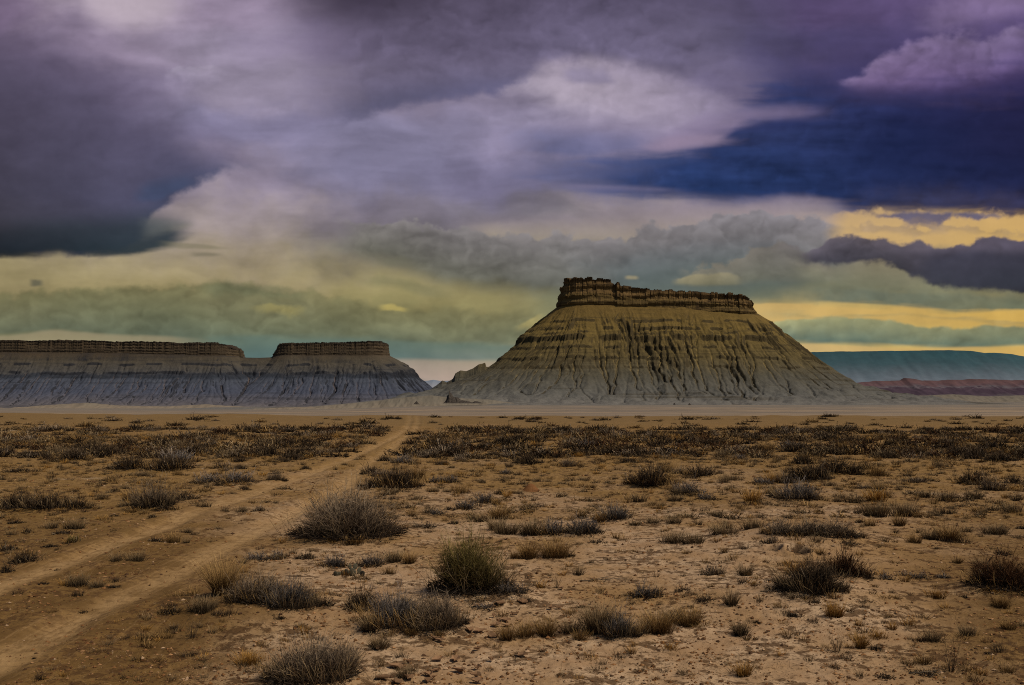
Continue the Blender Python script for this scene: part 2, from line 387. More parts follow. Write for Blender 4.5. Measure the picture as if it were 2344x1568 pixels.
# long gold slit on the right and the lens cloud below it
band([(1650, 694), (1800, 694), (1950, 698), (2040, 700), (2120, 708), (2200, 718), (2343, 712), (2700, 712)], [(1650, 745), (1800, 745), (2000, 745), (2200, 750), (2343, 755), (2700, 755)], 7, 9, 26, 16,
     [(186, 156, 98), (194, 157, 80), (184, 156, 100), (186, 152, 80)], 0.9, (1700, 3000, 40), 0.16, ('streak', 'bill'))
band([(1730, 746), (1790, 734), (1880, 727), (1970, 726), (2040, 733), (2120, 748), (2190, 752), (2260, 746), (2343, 748), (2700, 750)],
     [(1730, 760), (1800, 782), (1900, 786), (2000, 792), (2100, 794), (2250, 797), (2343, 790), (2700, 790)], 4, 9, 16, 14,
     [(150, 150, 110), (124, 128, 100), (80, 106, 102), (94, 112, 98)], 0.95, (1700, 3000, 40), 0.22, ('bill', 'streak'))
band([(1700, 786), (1850, 788), (2000, 795), (2150, 798), (2343, 793), (2700, 795)], [(1700, 840), (2343, 840), (2700, 840)], 4, 12, 8, 8,
     [(184, 158, 108), (188, 154, 86), (186, 160, 114), (194, 157, 84)], 0.9, (1690, 3000, 30), 0.14, ('streak', 'streak'))
band([(1740, 712), (1900, 722), (2060, 716), (2200, 728), (2343, 736), (2700, 740)], [(1740, 718), (1900, 727), (2060, 724), (2200, 736), (2343, 746), (2700, 750)], 4, 6, 26, 26, [(150, 140, 100), (150, 132, 88)] * 2, 0.55, (1780, 3000, 60), 0.2, ('streak', 'wisp'))
band([(1930, 512), (2080, 524), (2200, 520), (2343, 528), (2700, 530)], [(1930, 520), (2080, 538), (2200, 530), (2343, 540), (2700, 540)], 6, 9, 60, 60, [(140, 122, 108), (150, 128, 100)] * 2, 0.5, (1950, 3000, 50), 0.3, ('bill', 'wisp'))
# --- left: green-grey stratus above the mesas
band([(-400, 690), (0, 676), (100, 668), (200, 660), (330, 655), (450, 655), (520, 646), (620, 660), (720, 668), (820, 690), (900, 712), (1000, 705), (1150, 715), (1300, 700)],
     [(-400, 770), (0, 772), (120, 760), (250, 772), (500, 775), (800, 790), (1000, 800), (1300, 790)], 12, 14, 44, 24,
     [(112, 110, 78), (122, 117, 83), (90, 100, 86), (104, 113, 93)], 0.8, (-900, 1240, 70), 0.36, ('bill', 'streak'))
band([(440, 652), (520, 646), (600, 654), (720, 668)], [(440, 664), (560, 676), (720, 690)], 9, 14, 24, 30, [(98, 104, 80)] * 4, 0.5, (460, 690, 40), 0.3, ('bill2', 'bill'))
band([(860, 590), (910, 585), (960, 600)], [(860, 604), (910, 612), (960, 612)], 7, 7, 14, 14, [(110, 108, 92)] * 4, 0.6, (870, 935, 22), 0.15, ('bill2', 'wisp'))
band([(830, 640), (900, 632), (960, 650), (1040, 660)], [(830, 648), (900, 650), (980, 680), (1040, 684)], 8, 10, 20, 20, [(116, 114, 86)] * 4, 0.5, (850, 1020, 40), 0.2, ('bill2', 'wisp'))
band([(860, 700), (890, 694), (930, 704)], [(860, 708), (890, 712), (930, 712)], 4, 4, 16, 14, [(178, 160, 92)] * 4, 0.65, (872, 925, 14), 0.15, ('bill', 'bill2'))
band([(560, 704), (620, 700), (690, 706)], [(560, 712), (620, 716), (690, 720)], 5, 8, 28, 26, [(156, 144, 88)] * 4, 0.5, (590, 690, 30), 0.2, ('bill', 'bill2'))
band([(1170, 752), (1200, 738), (1240, 716)], [(1170, 760), (1200, 752), (1260, 740)], 5, 9, 18, 16, [(168, 154, 98)] * 4, 0.6, (1185, 1240, 18), 0.3, ('bill', 'bill2'))
band([(-300, 764), (40, 766), (130, 753), (220, 764), (400, 772), (520, 778)], [(-300, 800), (600, 800)], 5, 9, 10, 8, [(146, 134, 106)] * 4, 0.75, (-900, 420, 80), 0.1, ('streak', 'streak'))
band([(380, 775), (560, 770), (800, 772), (1000, 785), (1200, 790)], [(380, 820), (700, 830), (920, 824), (1200, 830)], 10, 9, 14, 10, [(98, 116, 104), (104, 120, 108), (84, 112, 112), (96, 116, 112)], 0.8, (480, 1250, 90), 0.1, ('streak', 'streak'))
band([(880, 822), (960, 822), (1050, 826), (1200, 826)], [(880, 870), (1200, 880)], 6, 10, 10, 8, [(150, 138, 122), (150, 138, 118), (172, 150, 138), (168, 148, 132)], 0.85, (880, 1300, 50), 0.1, ('streak', 'streak'))


_L = sky @ np.array([0.2126, 0.7152, 0.0722])
sky *= np.clip((np.maximum(_L, 1e-3) / 0.17) ** 0.22, 0.80, 1.16)[..., None]
sky_alpha = (1 - sstep(math.radians(42), math.radians(72), np.abs(AZ))) * (1 - sstep(0.52, 0.82, TT))
R_SKY = 60000.0
sv = np.stack([np.sin(AZ), np.cos(AZ), TT], -1); sv /= np.linalg.norm(sv, axis=-1, keepdims=True)
sky_me = mesh_from('sky', (sv * R_SKY).reshape(-1, 3) + np.array([0, 0, EYE]), [grid_faces(*AZ.shape)],
                   {'cloud': np.clip(sky, 0.002, 1).reshape(-1, 3), 'cover': sky_alpha.ravel()}, True)
sm = bpy.data.materials.new('cloud_deck'); sm.use_nodes = True
t = NT(sm.node_tree); t.n.clear()
em = t.node('ShaderNodeEmission'); tr = t.node('ShaderNodeBsdfTransparent'); mx = t.node('ShaderNodeMixShader'); mo = t.node('ShaderNodeOutputMaterial')
g = t.node('ShaderNodeNewGeometry')
grain = t.noise(g.outputs['Position'], 0.004, 4, 0.6)
t.put(em.inputs[0], t.mix(1.0, t.attr('cloud', 'Color'), t.grey(t.smooth(grain, 0.2, 0.8, 0.98, 1.02, 'LINEAR')), 'MULTIPLY'))
em.inputs[1].default_value = SKY_GAIN
t.put(mx.inputs[0], t.attr('cover')); t.l.new(tr.outputs[0], mx.inputs[1]); t.l.new(em.outputs[0], mx.inputs[2]); t.l.new(mx.outputs[0], mo.inputs[0])
sm.cycles.emission_sampling = 'NONE'
sky_o = obj('sky', sky_me, sm); tag(sky_o, kind='structure', label='heavy violet and slate storm clouds broken by gold gaps low in the sky')
# ------------------------------------------------------------------ the lie of the land
def road_pts(pix):
    return [((px - CX) / F * (EYE * F / (py - HY)), EYE * F / (py - HY)) for px, py in pix]


RUT_R = road_pts([(-420, 1700), (-200, 1600), (0, 1512), (166, 1416), (373, 1330), (497, 1262), (621, 1205), (786, 1118), (850, 1055), (897, 1022), (930, 996), (952, 978), (957, 964), (955, 950)])
RUT_L = road_pts([(-700, 1600), (-420, 1490), (-150, 1395), (0, 1350), (103, 1312), (232, 1258), (414, 1188), (580, 1137), (700, 1090), (790, 1052), (855, 1020), (900, 1000), (930, 980), (938, 965), (938, 950)])


def polydist(x, y, pts):
    """distance to a polyline and signed side"""
    best = np.full(np.shape(x), 1e9); along = np.zeros(np.shape(x)); acc = 0.0
    for (x0, y0), (x1, y1) in zip(pts[:-1], pts[1:]):
        ex, ey = x1 - x0, y1 - y0; L = math.hypot(ex, ey)
        tt = np.clip(((x - x0) * ex + (y - y0) * ey) / (L * L), 0, 1)
        d = np.hypot(x - x0 - tt * ex, y - y0 - tt * ey)
        k = d < best
        best = np.where(k, d, best); along = np.where(k, acc + tt * L, along); acc += L
    return best, along


HOLES = []       # burrow mouths: (x, y, radius)
MOUNDS = []      # (x, y, radius, height): sand gathered under the larger shrubs
S_D = [92, 110, 150, 300, 500, 800, 1500, 2500, 3500, 4800, 6000, 10000, 20000, 60000]
S_R = [47.5, 50, 53, 54, 51, 47.0, 38.5, 29.5, 21.0, 14.5, 11.5, 7.8, 4.5, 1.6]
S_L = [47.5, 50, 53, 54, 51, 47.5, 42.5, 36, 32.0, 28.0, 22.0, 9.0, 4.5, 1.6]


def plain_z(x, y):
    d = np.maximum(y, 80.0); px = CX + F * x / d
    w = sstep(1150, 650, px)
    ld = np.log(d)
    s = np.interp(ld, np.log(S_D), S_R) * (1 - w) + np.interp(ld, np.log(S_D), S_L) * w
    return EYE - s * d / F


def near_z(x, y):
    z = 0.10 * fbm(x / 11.0 + 3, y / 11.0 + 1, 3) + 0.03 * fbm(x / 2.1, y / 2.1 + 9, 3)
    z = z + 0.30 * sstep(-8, -40, x) * sstep(40, 88, y) + 0.34 * sstep(60, 88, y) * fbm(x / 9, y / 40, 4, 0.6)
    for mx_, my_, mr, mh in MOUNDS:
        z = z + mh * np.exp(-((x - mx_) ** 2 + (y - my_) ** 2) / (mr * mr) * 1.4)
    return z


def ruts(x, y):
    dr, ar = polydist(x, y, RUT_R); dl, al = polydist(x, y, RUT_L)
    wob = 0.10 * fbm(x / 1.7, y / 1.7, 3)
    return np.minimum(np.abs(dr + wob), np.abs(dl + wob)), np.where(dr < dl, ar, al), dr, dl


def ground_z(x, y, fine=False):
    x = np.asarray(x, float); y = np.asarray(y, float)
    far = sstep(86, 104, y)
    z = near_z(x, y)
    d, al, dr, dl = ruts(x, y)
    z = z - 0.045 * np.exp(-(d / 0.2) ** 4) * (1 - far) * (0.25 + 1.1 * sstep(-0.25, 0.35, fbm(x / 2.3, y / 2.3, 3))) + 0.012 * np.exp(-((d - 0.36) / 0.12) ** 2) * (1 - far)
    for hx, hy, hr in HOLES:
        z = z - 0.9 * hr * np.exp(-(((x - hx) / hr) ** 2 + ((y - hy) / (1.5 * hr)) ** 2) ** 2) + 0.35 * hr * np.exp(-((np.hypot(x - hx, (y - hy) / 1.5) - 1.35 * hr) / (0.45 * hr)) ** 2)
    if fine:
        nearw = 1 - sstep(25, 60, y)
        rough = 0.55 + 0.45 * sstep(-0.1, 0.35, fbm(x / 1.3 + 50, y / 1.3, 3))
        flat = 1 - 0.5 * np.exp(-(d / 0.22) ** 2)
        z = z + nearw * flat * rough * (0.030 * fbm(x * 3.1, y * 3.1, 4, 0.6) + 0.018 * fbm(x * 12, y * 12, 3, 0.6))
        # curled crust plates and tread bars in the ruts
        cr = ridged(x * 2.3 + 7, y * 2.3, 2)
        z = z - nearw * 0.016 * sstep(0.90, 1.0, cr) * sstep(0.0, 0.3, fbm(x / 1.9 + 20, y / 1.9 + 5, 2)) * flat
        z = z + nearw * 0.006 * np.exp(-(d / 0.17) ** 2) * np.sin(al * 2 * np.pi / 0.11)
    return z * (1 - far) + np.where(far > 0, plain_z(x, y), 0) * far


def at(px, py):
    """ground position of something whose foot is seen at survey point (px, py)"""
    d = EYE * F / (py - HY)
    for _ in range(6):
        x = (px - CX) / F * d
        d = 0.5 * d + 0.5 * (EYE - float(ground_z(x, d))) * F / (py - HY)
    x = (px - CX) / F * d
    return x, d, float(ground_z(x, d))


def build_ground():
    ys = list(np.arange(-6, 5.2, 0.35)); y = 5.2
    while y < 93:
        ys.append(y); y += min(y * y / 2300.0, 0.011 * y)
    while y < 60000:
        ys.append(y); y *= 1.02
    ys = np.array(ys)
    k = np.linspace(-1, 1, GND_NX)
    kk = np.sign(k) * (np.abs(k) * 0.66 + 1.2 * np.maximum(np.abs(k) - 0.85, 0) / 0.15)     # dense over the view, coarse beyond it
    X = kk[None, :] * np.maximum(ys, 4.0)[:, None]; Y = np.repeat(ys[:, None], len(k), 1)
    Z = ground_z(X, Y, True)
    d, al, dr, dl = ruts(X, Y)
    track = np.exp(-(d / 0.19) ** 2) * (1 - sstep(86, 100, Y))
    mid = (dr < 1.9) & (dl < 1.9)
    trackw = np.exp(-(np.minimum(dr, dl) / 1.0) ** 2) * (1 - sstep(86, 100, Y))
    far = sstep(88, 110, Y)
    PX = CX + F * X / np.maximum(Y, 1.0)
    left = np.maximum(sstep(1000, 250, PX), 0.75 * sstep(1850, 2400, PX)) * (1 - far)  # camera vignette put into the ground colour; earth at left is browner too
    me = mesh_from('ground', np.stack([X, Y, Z], -1).reshape(-1, 3), [grid_faces(*X.shape)],
                   {'burrow_shade': sum([np.exp(-(((X - hx) / hr) ** 2 + ((Y - hy) / (1.5 * hr)) ** 2) ** 2) for hx, hy, hr in HOLES], np.zeros(X.shape)).ravel(), 'side': (np.where(dr < dl, dr, dl)).ravel(), 'along': al.ravel(), 'track': track.ravel(), 'verge': trackw.ravel(), 'plain': far.ravel(), 'ochre_vignette': left.ravel(), 'dist': np.log10(np.maximum(Y, 1)).ravel()}, True)
    return me


def ground_mat():
    m, t, b = new_mat('desert_ground', 0.95, 0.06)
    g = t.node('ShaderNodeNewGeometry'); P = g.outputs['Position']
    n1 = t.noise(P, 0.30, 5, 0.6); n2 = t.noise(P, 1.7, 5, 0.62); n3 = t.noise(P, 9.0, 5, 0.65); n4 = t.noise(P, 46.0, 3, 0.6)
    vor = t.node('ShaderNodeTexVoronoi'); t.put(vor.inputs['Vector'], P); vor.inputs['Scale'].default_value = 26.0
    sand = t.mix(t.smooth(n2, 0.36, 0.66), lin((148, 118, 87)), lin((178, 150, 119)))
    sand = t.mix(t.smooth(n1, 0.42, 0.62), sand, lin((140, 109, 72)))
    ochre_vignette = t.mix(t.smooth(n2, 0.35, 0.68), lin((88, 65, 35)), lin((116, 88, 50)))  # brown earth, deepened to carry the painted vignette
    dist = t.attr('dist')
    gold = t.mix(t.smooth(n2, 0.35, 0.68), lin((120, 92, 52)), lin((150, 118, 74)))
    ochre_vignette = t.mix(t.smooth(dist, 1.0, 1.4), ochre_vignette, gold)
    oc = t.math('MAXIMUM', t.mul(t.attr('ochre_vignette'), 0.95), t.smooth(dist, 0.98, 1.5, 0.0, 0.85))
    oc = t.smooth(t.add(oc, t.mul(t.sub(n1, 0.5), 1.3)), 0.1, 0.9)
    col = t.mix(oc, sand, ochre_vignette)
    # litter and small dark clods
    lit = t.smooth(t.add(n3, t.mul(t.sub(n2, 0.5), 0.7)), 0.50, 0.62)
    col = t.mix(t.mul(lit, t.sub(0.84, t.mul(t.attr('track'), 0.3))), col, lin((72, 50, 29)))
    spk = t.smooth(t.add(n4, t.mul(t.sub(n2, 0.5), 0.3)), 0.58, 0.66)
    col = t.mix(t.mul(spk, 0.7), col, lin((52, 36, 23)))
    pale = t.smooth(n4, 0.36, 0.28)
    col = t.mix(t.mul(pale, 0.45), col, lin((176, 146, 114)))
    # salt crust patches
    n5 = t.noise(t.vec(t.mul(t.node('ShaderNodeSeparateXYZ').outputs[0], 1.0), 0, 0), 1.0) if False else t.noise(P, 0.16, 4, 0.55)
    salt = t.mul(t.smooth(n5, 0.66, 0.72), t.smooth(n3, 0.4, 0.55))
    col = t.mix(t.mul(salt, 0.5), col, lin((190, 172, 148)))
    # wheel tracks, worn smooth and pale
    tr = t.mul(t.mul(t.attr('track'), t.smooth(n2, 0.32, 0.58, 0.35, 1.0)), t.smooth(n3, 0.64, 0.46, 0.5, 1.0))
    col = t.mix(t.mul(tr, 0.75), col, lin((166, 134, 93)))
    col = t.mix(t.mul(t.attr('verge'), 0.10), col, lin((132, 98, 56)))
    # fine lines left by tyres
    ln = t.noise(t.vec(t.mul(t.attr('side'), 26.0), t.mul(t.attr('along'), 0.55)), 1.0, 4, 0.6)
    col = t.mix(t.mul(t.attr('track'), t.smooth(ln, 0.52, 0.62, 0, 0.4)), col, lin((96, 68, 38)))
    col = t.mix(t.mul(t.attr('verge'), t.smooth(ln, 0.46, 0.36, 0, 0.22)), col, lin((160, 128, 88)))
    col = t.mix(t.attr('burrow_shade'), col, lin((26, 17, 11)))  # shade inside the burrow mouths painted into the ground colour
    # gravelly brown strip at the brow
    col = t.mix(t.smooth(t.add(dist, t.mul(t.sub(n1, 0.5), 0.3)), 1.74, 1.86, 0, 0.6), col, lin((112, 90, 58)))
    # the pale mud plain
    sp = t.node('ShaderNodeSeparateXYZ'); t.l.new(P, sp.inputs[0])
    fb = t.noise(t.vec(t.mul(sp.outputs[0], 0.0016), t.mul(sp.outputs[1], 0.004)), 1.0, 6, 0.6)
    fb2 = t.noise(t.vec(t.mul(sp.outputs[0], 0.012), t.mul(sp.outputs[1], 0.02)), 1.0, 5, 0.6)
    pl = t.mix(t.smooth(fb, 0.42, 0.58), lin((146, 126, 104)), lin((118, 106, 94)))
    pl = t.mix(t.mul(t.smooth(fb2, 0.46, 0.62), 0.7), pl, lin((96, 86, 74)))
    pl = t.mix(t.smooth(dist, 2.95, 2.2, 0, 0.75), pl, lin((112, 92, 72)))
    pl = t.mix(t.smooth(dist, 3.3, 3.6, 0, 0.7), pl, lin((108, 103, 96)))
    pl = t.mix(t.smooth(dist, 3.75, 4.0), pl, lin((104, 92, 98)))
    col = t.mix(t.attr('plain'), col, pl)
    t.put(b.inputs['Base Color'], col)
    bp = t.node('ShaderNodeBump'); bp.inputs['Strength'].default_value = 0.55; bp.inputs['Distance'].default_value = 0.02
    h = t.add(t.mul(n3, 1.0), t.mul(n4, 0.45))
    t.put(bp.inputs['Height'], t.mul(h, t.sub(1.0, t.attr('plain'))))
    t.l.new(bp.outputs[0], b.inputs['Normal'])
    return m


# ------------------------------------------------------------------ buttes
def capsule(X, Y, core):
    """distance to a core line (x0,x1,y) with parameter along its outline"""
    x0, x1, yc = core
    cx = np.clip(X, x0, x1)
    ex, ey = X - cx, Y - yc
    r = np.hypot(ex, ey)
    return r, cx, ex, ey


def butte_field(X, Y, b):
    """height above datum of the talus cone around a cap; also returns t (distance from the cap foot) and the gully field"""
    r, cx, ex, ey = capsule(X, Y, b['core'])
    rad = b['rad']
    ang = np.arctan2(ex, -ey)                                   # 0 straight at the viewer, + to the right
    s = cx + ang * (rad + 200.0)
    t0 = r - rad
    wl = np.clip(-ex / np.maximum(r, 1), 0, 1) ** 1.3; wr = np.clip(ex / np.maximum(r, 1), 0, 1) ** 1.3
    wf = 1 - np.maximum(wl, wr)
    tt = np.maximum(t0, 0)
    sc = b.get('gs', 1.0)
    sw = s + b.get('lean', 0) * tt + 22 * sc * fbm(X / (150 * sc), Y / (150 * sc), 3)
    amp = sstep(-5, 130 * sc, tt)
    big = ridged(sw / (210 * sc) + 5, tt / (900 * sc) + 1, 2)
    med = ridged(sw / (78 * sc) + 9, tt / (520 * sc) + 4, 3, 0.55)
    sml = ridged(sw / (23 * sc) + 2 + 0.5 * fbm(X / 60, Y / 60, 2), tt / (150 * sc) + 8, 3, 0.55)
    low = 0.6 + 0.55 * fbm(X / (80 * sc), Y / (100 * sc) + 3, 3, 0.4)
    base = sstep(260 * sc, 470 * sc, tt)
    rid = (0.9 * (big - 0.62) * 36 + (med - 0.62) * 20 + (sml - 0.62) * 20) * sc + 3.0 * fbm(sw / (9 * sc), tt / (120 * sc), 2)
    rid = rid * (0.35 + 0.95 * sstep(-0.35, 0.4, fbm(sw / (130 * sc) + 21, tt / (420 * sc) + 2, 3)))
    te = np.maximum(tt - amp * rid * (1 - 0.55 * base), 0)
    zl = np.interp(te, b['pl'][0], b['pl'][1]); zr = np.interp(te, b['pr'][0], b['pr'][1]); zf = np.interp(te, b['pf'][0], b['pf'][1])
    zn = zl * wl + zr * wr + zf * wf
    zt = np.interp(cx, b['ztop'][0], b['ztop'][1])
    foot = b['foot']
    z = foot + zn * (zt - foot)
    # rock ledges: steps in the height
    for (lv, hh, wd, ns) in b.get('ledges', []):
        lvv = lv + 5 * fbm(sw / 160, tt / 300, 2) * 2
        k = np.maximum(sstep(0.0, 0.25, fbm(sw / 95 + ns, 0.3 + ns, 3) + 0.12), wl * (1.0 if ns == 0.0 else 0.4))
        z = z + hh * k * (sstep(lvv - wd, lvv + wd * 0.2, z) - sstep(lvv - 2.5 * hh, lvv + 2.5 * hh, z))
    # badland humps round the foot
    z = z + base * (low - 0.60) * b.get('hump', 34) * (1 - sstep(640 * sc, 900 * sc, tt)) + amp * 1.0 * sc * fbm(X / 14, Y / 14, 3)
    gul = 0.35 * big + 0.4 * med + 0.25 * sml
    return z, t0, gul, sw


def carve(Z, dx, dy, mask, rounds, n, steps, depth, seed):
    """rain runs down the slope again and again and cuts branching rills"""
    r = np.random.default_rng(seed); ny, nx = Z.shape; idx = np.flatnonzero(mask); flow = np.zeros(Z.size)
    for k in range(rounds):
        gy, gx = np.gradient(Z, dy, dx); gx = gx.ravel(); gy = gy.ravel()
        q = r.choice(idx, n); px_ = (q % nx) + r.random(n); py_ = (q // nx) + r.random(n)
        vx = np.zeros(n); vy = np.zeros(n); F_ = np.zeros(Z.size); life = np.ones(n)
        for st_ in range(steps):
            i = np.clip(py_.astype(int), 0, ny - 1) * nx + np.clip(px_.astype(int), 0, nx - 1)
            F_ += np.bincount(i, life, minlength=Z.size)
            gx_, gy_ = gx[i], gy[i]; g_ = np.hypot(gx_, gy_) + 1e-6
            life = life * np.clip((g_ - 0.02) / 0.10, 0.80, 1.0)
            vx = 0.55 * vx - 0.45 * gx_ / g_; vy = 0.55 * vy - 0.45 * gy_ / g_
            m_ = np.hypot(vx, vy) + 1e-6; vx /= m_; vy /= m_
            px_ += vx; py_ += vy
        F_ = F_.reshape(Z.shape); mean = n * steps / mask.sum()
        cut = np.clip(np.log1p(1.6 * F_ / mean) - 0.35, 0, 2.0)
        c2 = cut.copy()
        c2[1:-1, 1:-1] = 0.36 * cut[1:-1, 1:-1] + 0.11 * (cut[:-2, 1:-1] + cut[2:, 1:-1] + cut[1:-1, :-2] + cut[1:-1, 2:]) + 0.05 * (cut[:-2, :-2] + cut[2:, 2:] + cut[:-2, 2:] + cut[2:, :-2])
        sl = sstep(0.06, 0.4, np.hypot(gx, gy)).reshape(Z.shape)
        Z = Z - depth * c2 * sl * mask
        flow = flow + c2.ravel() * 0.5
    return Z, np.clip(flow.reshape(Z.shape) / rounds, 0, 2)


def build_talus(name, bs, xr, yr, nx, ny, mat, parent=None, sink=None):
    xs = np.linspace(*xr, nx); ys = np.linspace(*yr, ny)
    X, Y = np.meshgrid(xs, ys)
    Z = None
    for b in bs:
        z, t0, gul, sw = butte_field(X, Y, b)
        if Z is None: Z, T, G = z, t0, gul
        else:
            k = z > Z
            Z = np.where(k, z, Z); T = np.where(k, t0, T); G = np.where(k, gul, G)
    fl = plain_z(X, Y)
    Z = np.where(Z < fl - 12, fl - 12, Z)
    Z, FL = carve(Z, xs[1] - xs[0], ys[1] - ys[0], (T > -8) & (Z > fl - 4), 5, int(70000 * FARQ), 170, bs[0].get('cut', 1.25), 5)
    # hollow/ridge measure for the rock colouring
    def blur(a, n):
        for ax in (0, 1):
            c = np.cumsum(np.pad(a, [(n + 1, n) if i == ax else (0, 0) for i in (0, 1)], mode='edge'), ax)
            a = (np.take(c, range(2 * n + 1, c.shape[ax]), ax) - np.take(c, range(0, c.shape[ax] - 2 * n - 1), ax)) / (2 * n + 1)
        return a
    cur = Z - blur(Z, 6)
    gy, gx = np.gradient(Z, ys[1] - ys[0], xs[1] - xs[0])
    steep = np.hypot(gx, gy)
    me = mesh_from(name, np.stack([X, Y, Z], -1).reshape(-1, 3), [grid_faces(ny, nx)],
                   {'hollow': (cur / 8.0).ravel(), 'steep': steep.ravel(), 'gully': FL.ravel(), 'tcap': T.ravel()}, True)
    return obj(name, me, mat, parent)


def build_cap(name, b, mat, parent, seed=0, n=900, nl=22, block=1.0):
    """vertical-walled caprock: blocky columns, bedding steps, a broken rim"""
    x0, x1, yc = b['core']; rad = b['rad']
    L = x1 - x0; per = 2 * L + 2 * math.pi * rad
    u = np.arange(n) / n * per
    px = np.zeros(n); py = np.zeros(n); nx_ = np.zeros(n); ny_ = np.zeros(n)
    sq = b.get('square', 0.55)
    for i, q in enumerate(u):
        if q < L: px[i], py[i], nx_[i], ny_[i] = x0 + q, yc - rad, 0, -1
        elif q < L + math.pi * rad:
            a = (q - L) / rad; nx_[i], ny_[i] = math.sin(a), -math.cos(a); px[i], py[i] = x1 + rad * nx_[i], yc + rad * ny_[i]
        elif q < 2 * L + math.pi * rad: px[i], py[i], nx_[i], ny_[i] = x1 - (q - L - math.pi * rad), yc + rad, 0, 1
        else:
            a = (q - 2 * L - math.pi * rad) / rad; nx_[i], ny_[i] = -math.sin(a), math.cos(a); px[i], py[i] = x0 + rad * nx_[i], yc + rad * ny_[i]

    def cells(q, w, sd):
        c = np.floor(q / w + 0.35 * np.sin(q / w * 1.7 + sd)); return np.modf(np.abs(np.sin(c * 12.9898 + sd * 78.233)) * 43758.5453)[0], c
    u0 = u; u = u + 26 * block * fbm(u / (95 * block), u * 0 + seed * 1.7, 3)
    c1, k1 = cells(u, 26 * block, seed + 1.0); c2, k2 = cells(u, 9 * block, seed + 2.0); c3, k3 = cells(u, 60 * block, seed + 3.0)
    joint = np.minimum(np.abs(np.gradient(k1)) + 0.6 * np.abs(np.gradient(k2)), 1.0)
    off = 5 * block * (c1 - 0.5) + 4 * block * (c2 - 0.5) + 13 * block * (c3 - 0.5) - 3 * block * joint + 14 * block * fbm(u / 120, u * 0 + seed, 3)
    ztop = np.interp(px, b['ctop'][0], b['ctop'][1]); zbot = np.interp(px, b['ztop'][0], b['ztop'][1]) - 62 * max(block, 0.6)
    cren = np.interp(px, b['cren'][0], b['cren'][1])
    zrim = ztop + cren * ((c1 - 0.75) * 1.1 - 0.9 * (c2 > 0.72) - 0.7 * joint) - 3 * block * c2
    lv = np.linspace(0, 1, nl); zft = np.interp(px, b['ztop'][0], b['ztop'][1])
    V = []; A = []
    for j, h0 in enumerate(lv):
        zz = zbot + h0 * (zrim - zbot)
        h = np.clip((zz - zft) / (zrim - zft), 0, 1)
        strat = 3.4 * block * np.sin(zz / (5.5 * block) + 2 * c3) + 3.0 * block * fbm(u / 45 + 9, zz / (7 * block), 3)
        bat = (1 - h) ** 1.6 * 9 * block + 4 * block * (h < 0.32) + 3 * block * (h < 0.55) - 3 * block
        fade = 0.35 + 0.65 * sstep(0.1, 0.6, h)
        o = off * fade + strat + bat
        V.append(np.stack([px + nx_ * o, py + ny_ * o, zz], -1)); A.append(np.stack([h, joint, c2], -1))
    V = np.concatenate(V); A = np.concatenate(A)
    i = np.arange(n); F4 = []
    for j in range(nl - 1):
        F4.append(np.stack([j * n + i, j * n + (i + 1) % n, (j + 1) * n + (i + 1) % n, (j + 1) * n + i], -1))
    # top closed along the crest line
    base = len(V)
    crest = np.stack([np.clip(px, x0, x1), np.full(n, yc), ztop - cren * 0.6 - 2], -1)
    V = np.concatenate([V, crest]); A = np.concatenate([A, np.stack([np.ones(n), np.zeros(n), c2], -1)])
    j = nl - 1
    F4.append(np.stack([j * n + i, j * n + (i + 1) % n, base + (i + 1) % n, base + i], -1))
    me = mesh_from(name, V, [np.concatenate(F4)], {'hgt': A[:, 0], 'joint': A[:, 1], 'tone': A[:, 2]}, False)
    return obj(name, me, mat, parent)


def talus_mat(name, cols, z0, z1, bands, tan, dark):
    """bedded shale and colluvium: cols = (fraction of height, colour)"""
    m, t, b = new_mat(name, 0.95, 0.05)
    g = t.node('ShaderNodeNewGeometry'); P = g.outputs['Position']
    sp = t.node('ShaderNodeSeparateXYZ'); t.l.new(P, sp.inputs[0])
    nb = t.noise(P, 0.010, 4, 0.55); nf = t.noise(P, 0.05, 6, 0.65); nv = t.noise(P, 0.22, 4, 0.65)
    zz = t.add(sp.outputs[2], t.madd(nb, 46.0, -23.0))
    f = t.smooth(t.add(zz, t.madd(nf, 26.0, -13.0)), z0, z1, 0, 1, 'LINEAR')
    col = t.ramp(f, cols)
    # thin beds
    bed = t.noise(t.vec(t.mul(sp.outputs[0], 0.0015), t.mul(sp.outputs[1], 0.0015), t.mul(sp.outputs[2], 0.075)), 1.0, 5, 0.6)
    col = t.mix(t.mul(t.smooth(bed, 0.52, 0.64), bands), col, dark)
    # debris washed down the rills; bare dark rock on steep steps
    hol = t.attr('hollow'); st = t.attr('steep')
    wash = t.mul(t.smooth(t.add(t.attr('gully'), t.madd(nf, 0.5, -0.25)), 0.10, 0.55), 0.65)
    col = t.mix(t.mul(wash, t.smooth(f, 0.1, 0.5)), col, tan)
    rid = t.smooth(t.add(hol, t.madd(nf, 0.8, -0.4)), 0.10, 0.65)
    col = t.mix(t.mul(rid, 0.34), col, dark)
    col = t.mix(t.smooth(t.add(st, t.mul(nf, 0.3)), 1.15, 1.6, 0, 0.8), col, dark)
    rub = t.smooth(nv, 0.60, 0.70)
    col = t.mix(t.mul(rub, 0.55), col, dark)
    col = t.mix(1.0, col, t.grey(t.smooth(nf, 0.25, 0.75, 0.74, 1.24, 'LINEAR')), 'MULTIPLY')
    t.put(b.inputs['Base Color'], col)
    bp = t.node('ShaderNodeBump'); bp.inputs['Strength'].default_value = 0.6; bp.inputs['Distance'].default_value = 6.0
    t.put(bp.inputs['Height'], t.add(nf, t.mul(nv, 0.4))); t.l.new(bp.outputs[0], b.inputs['Normal'])
    return m


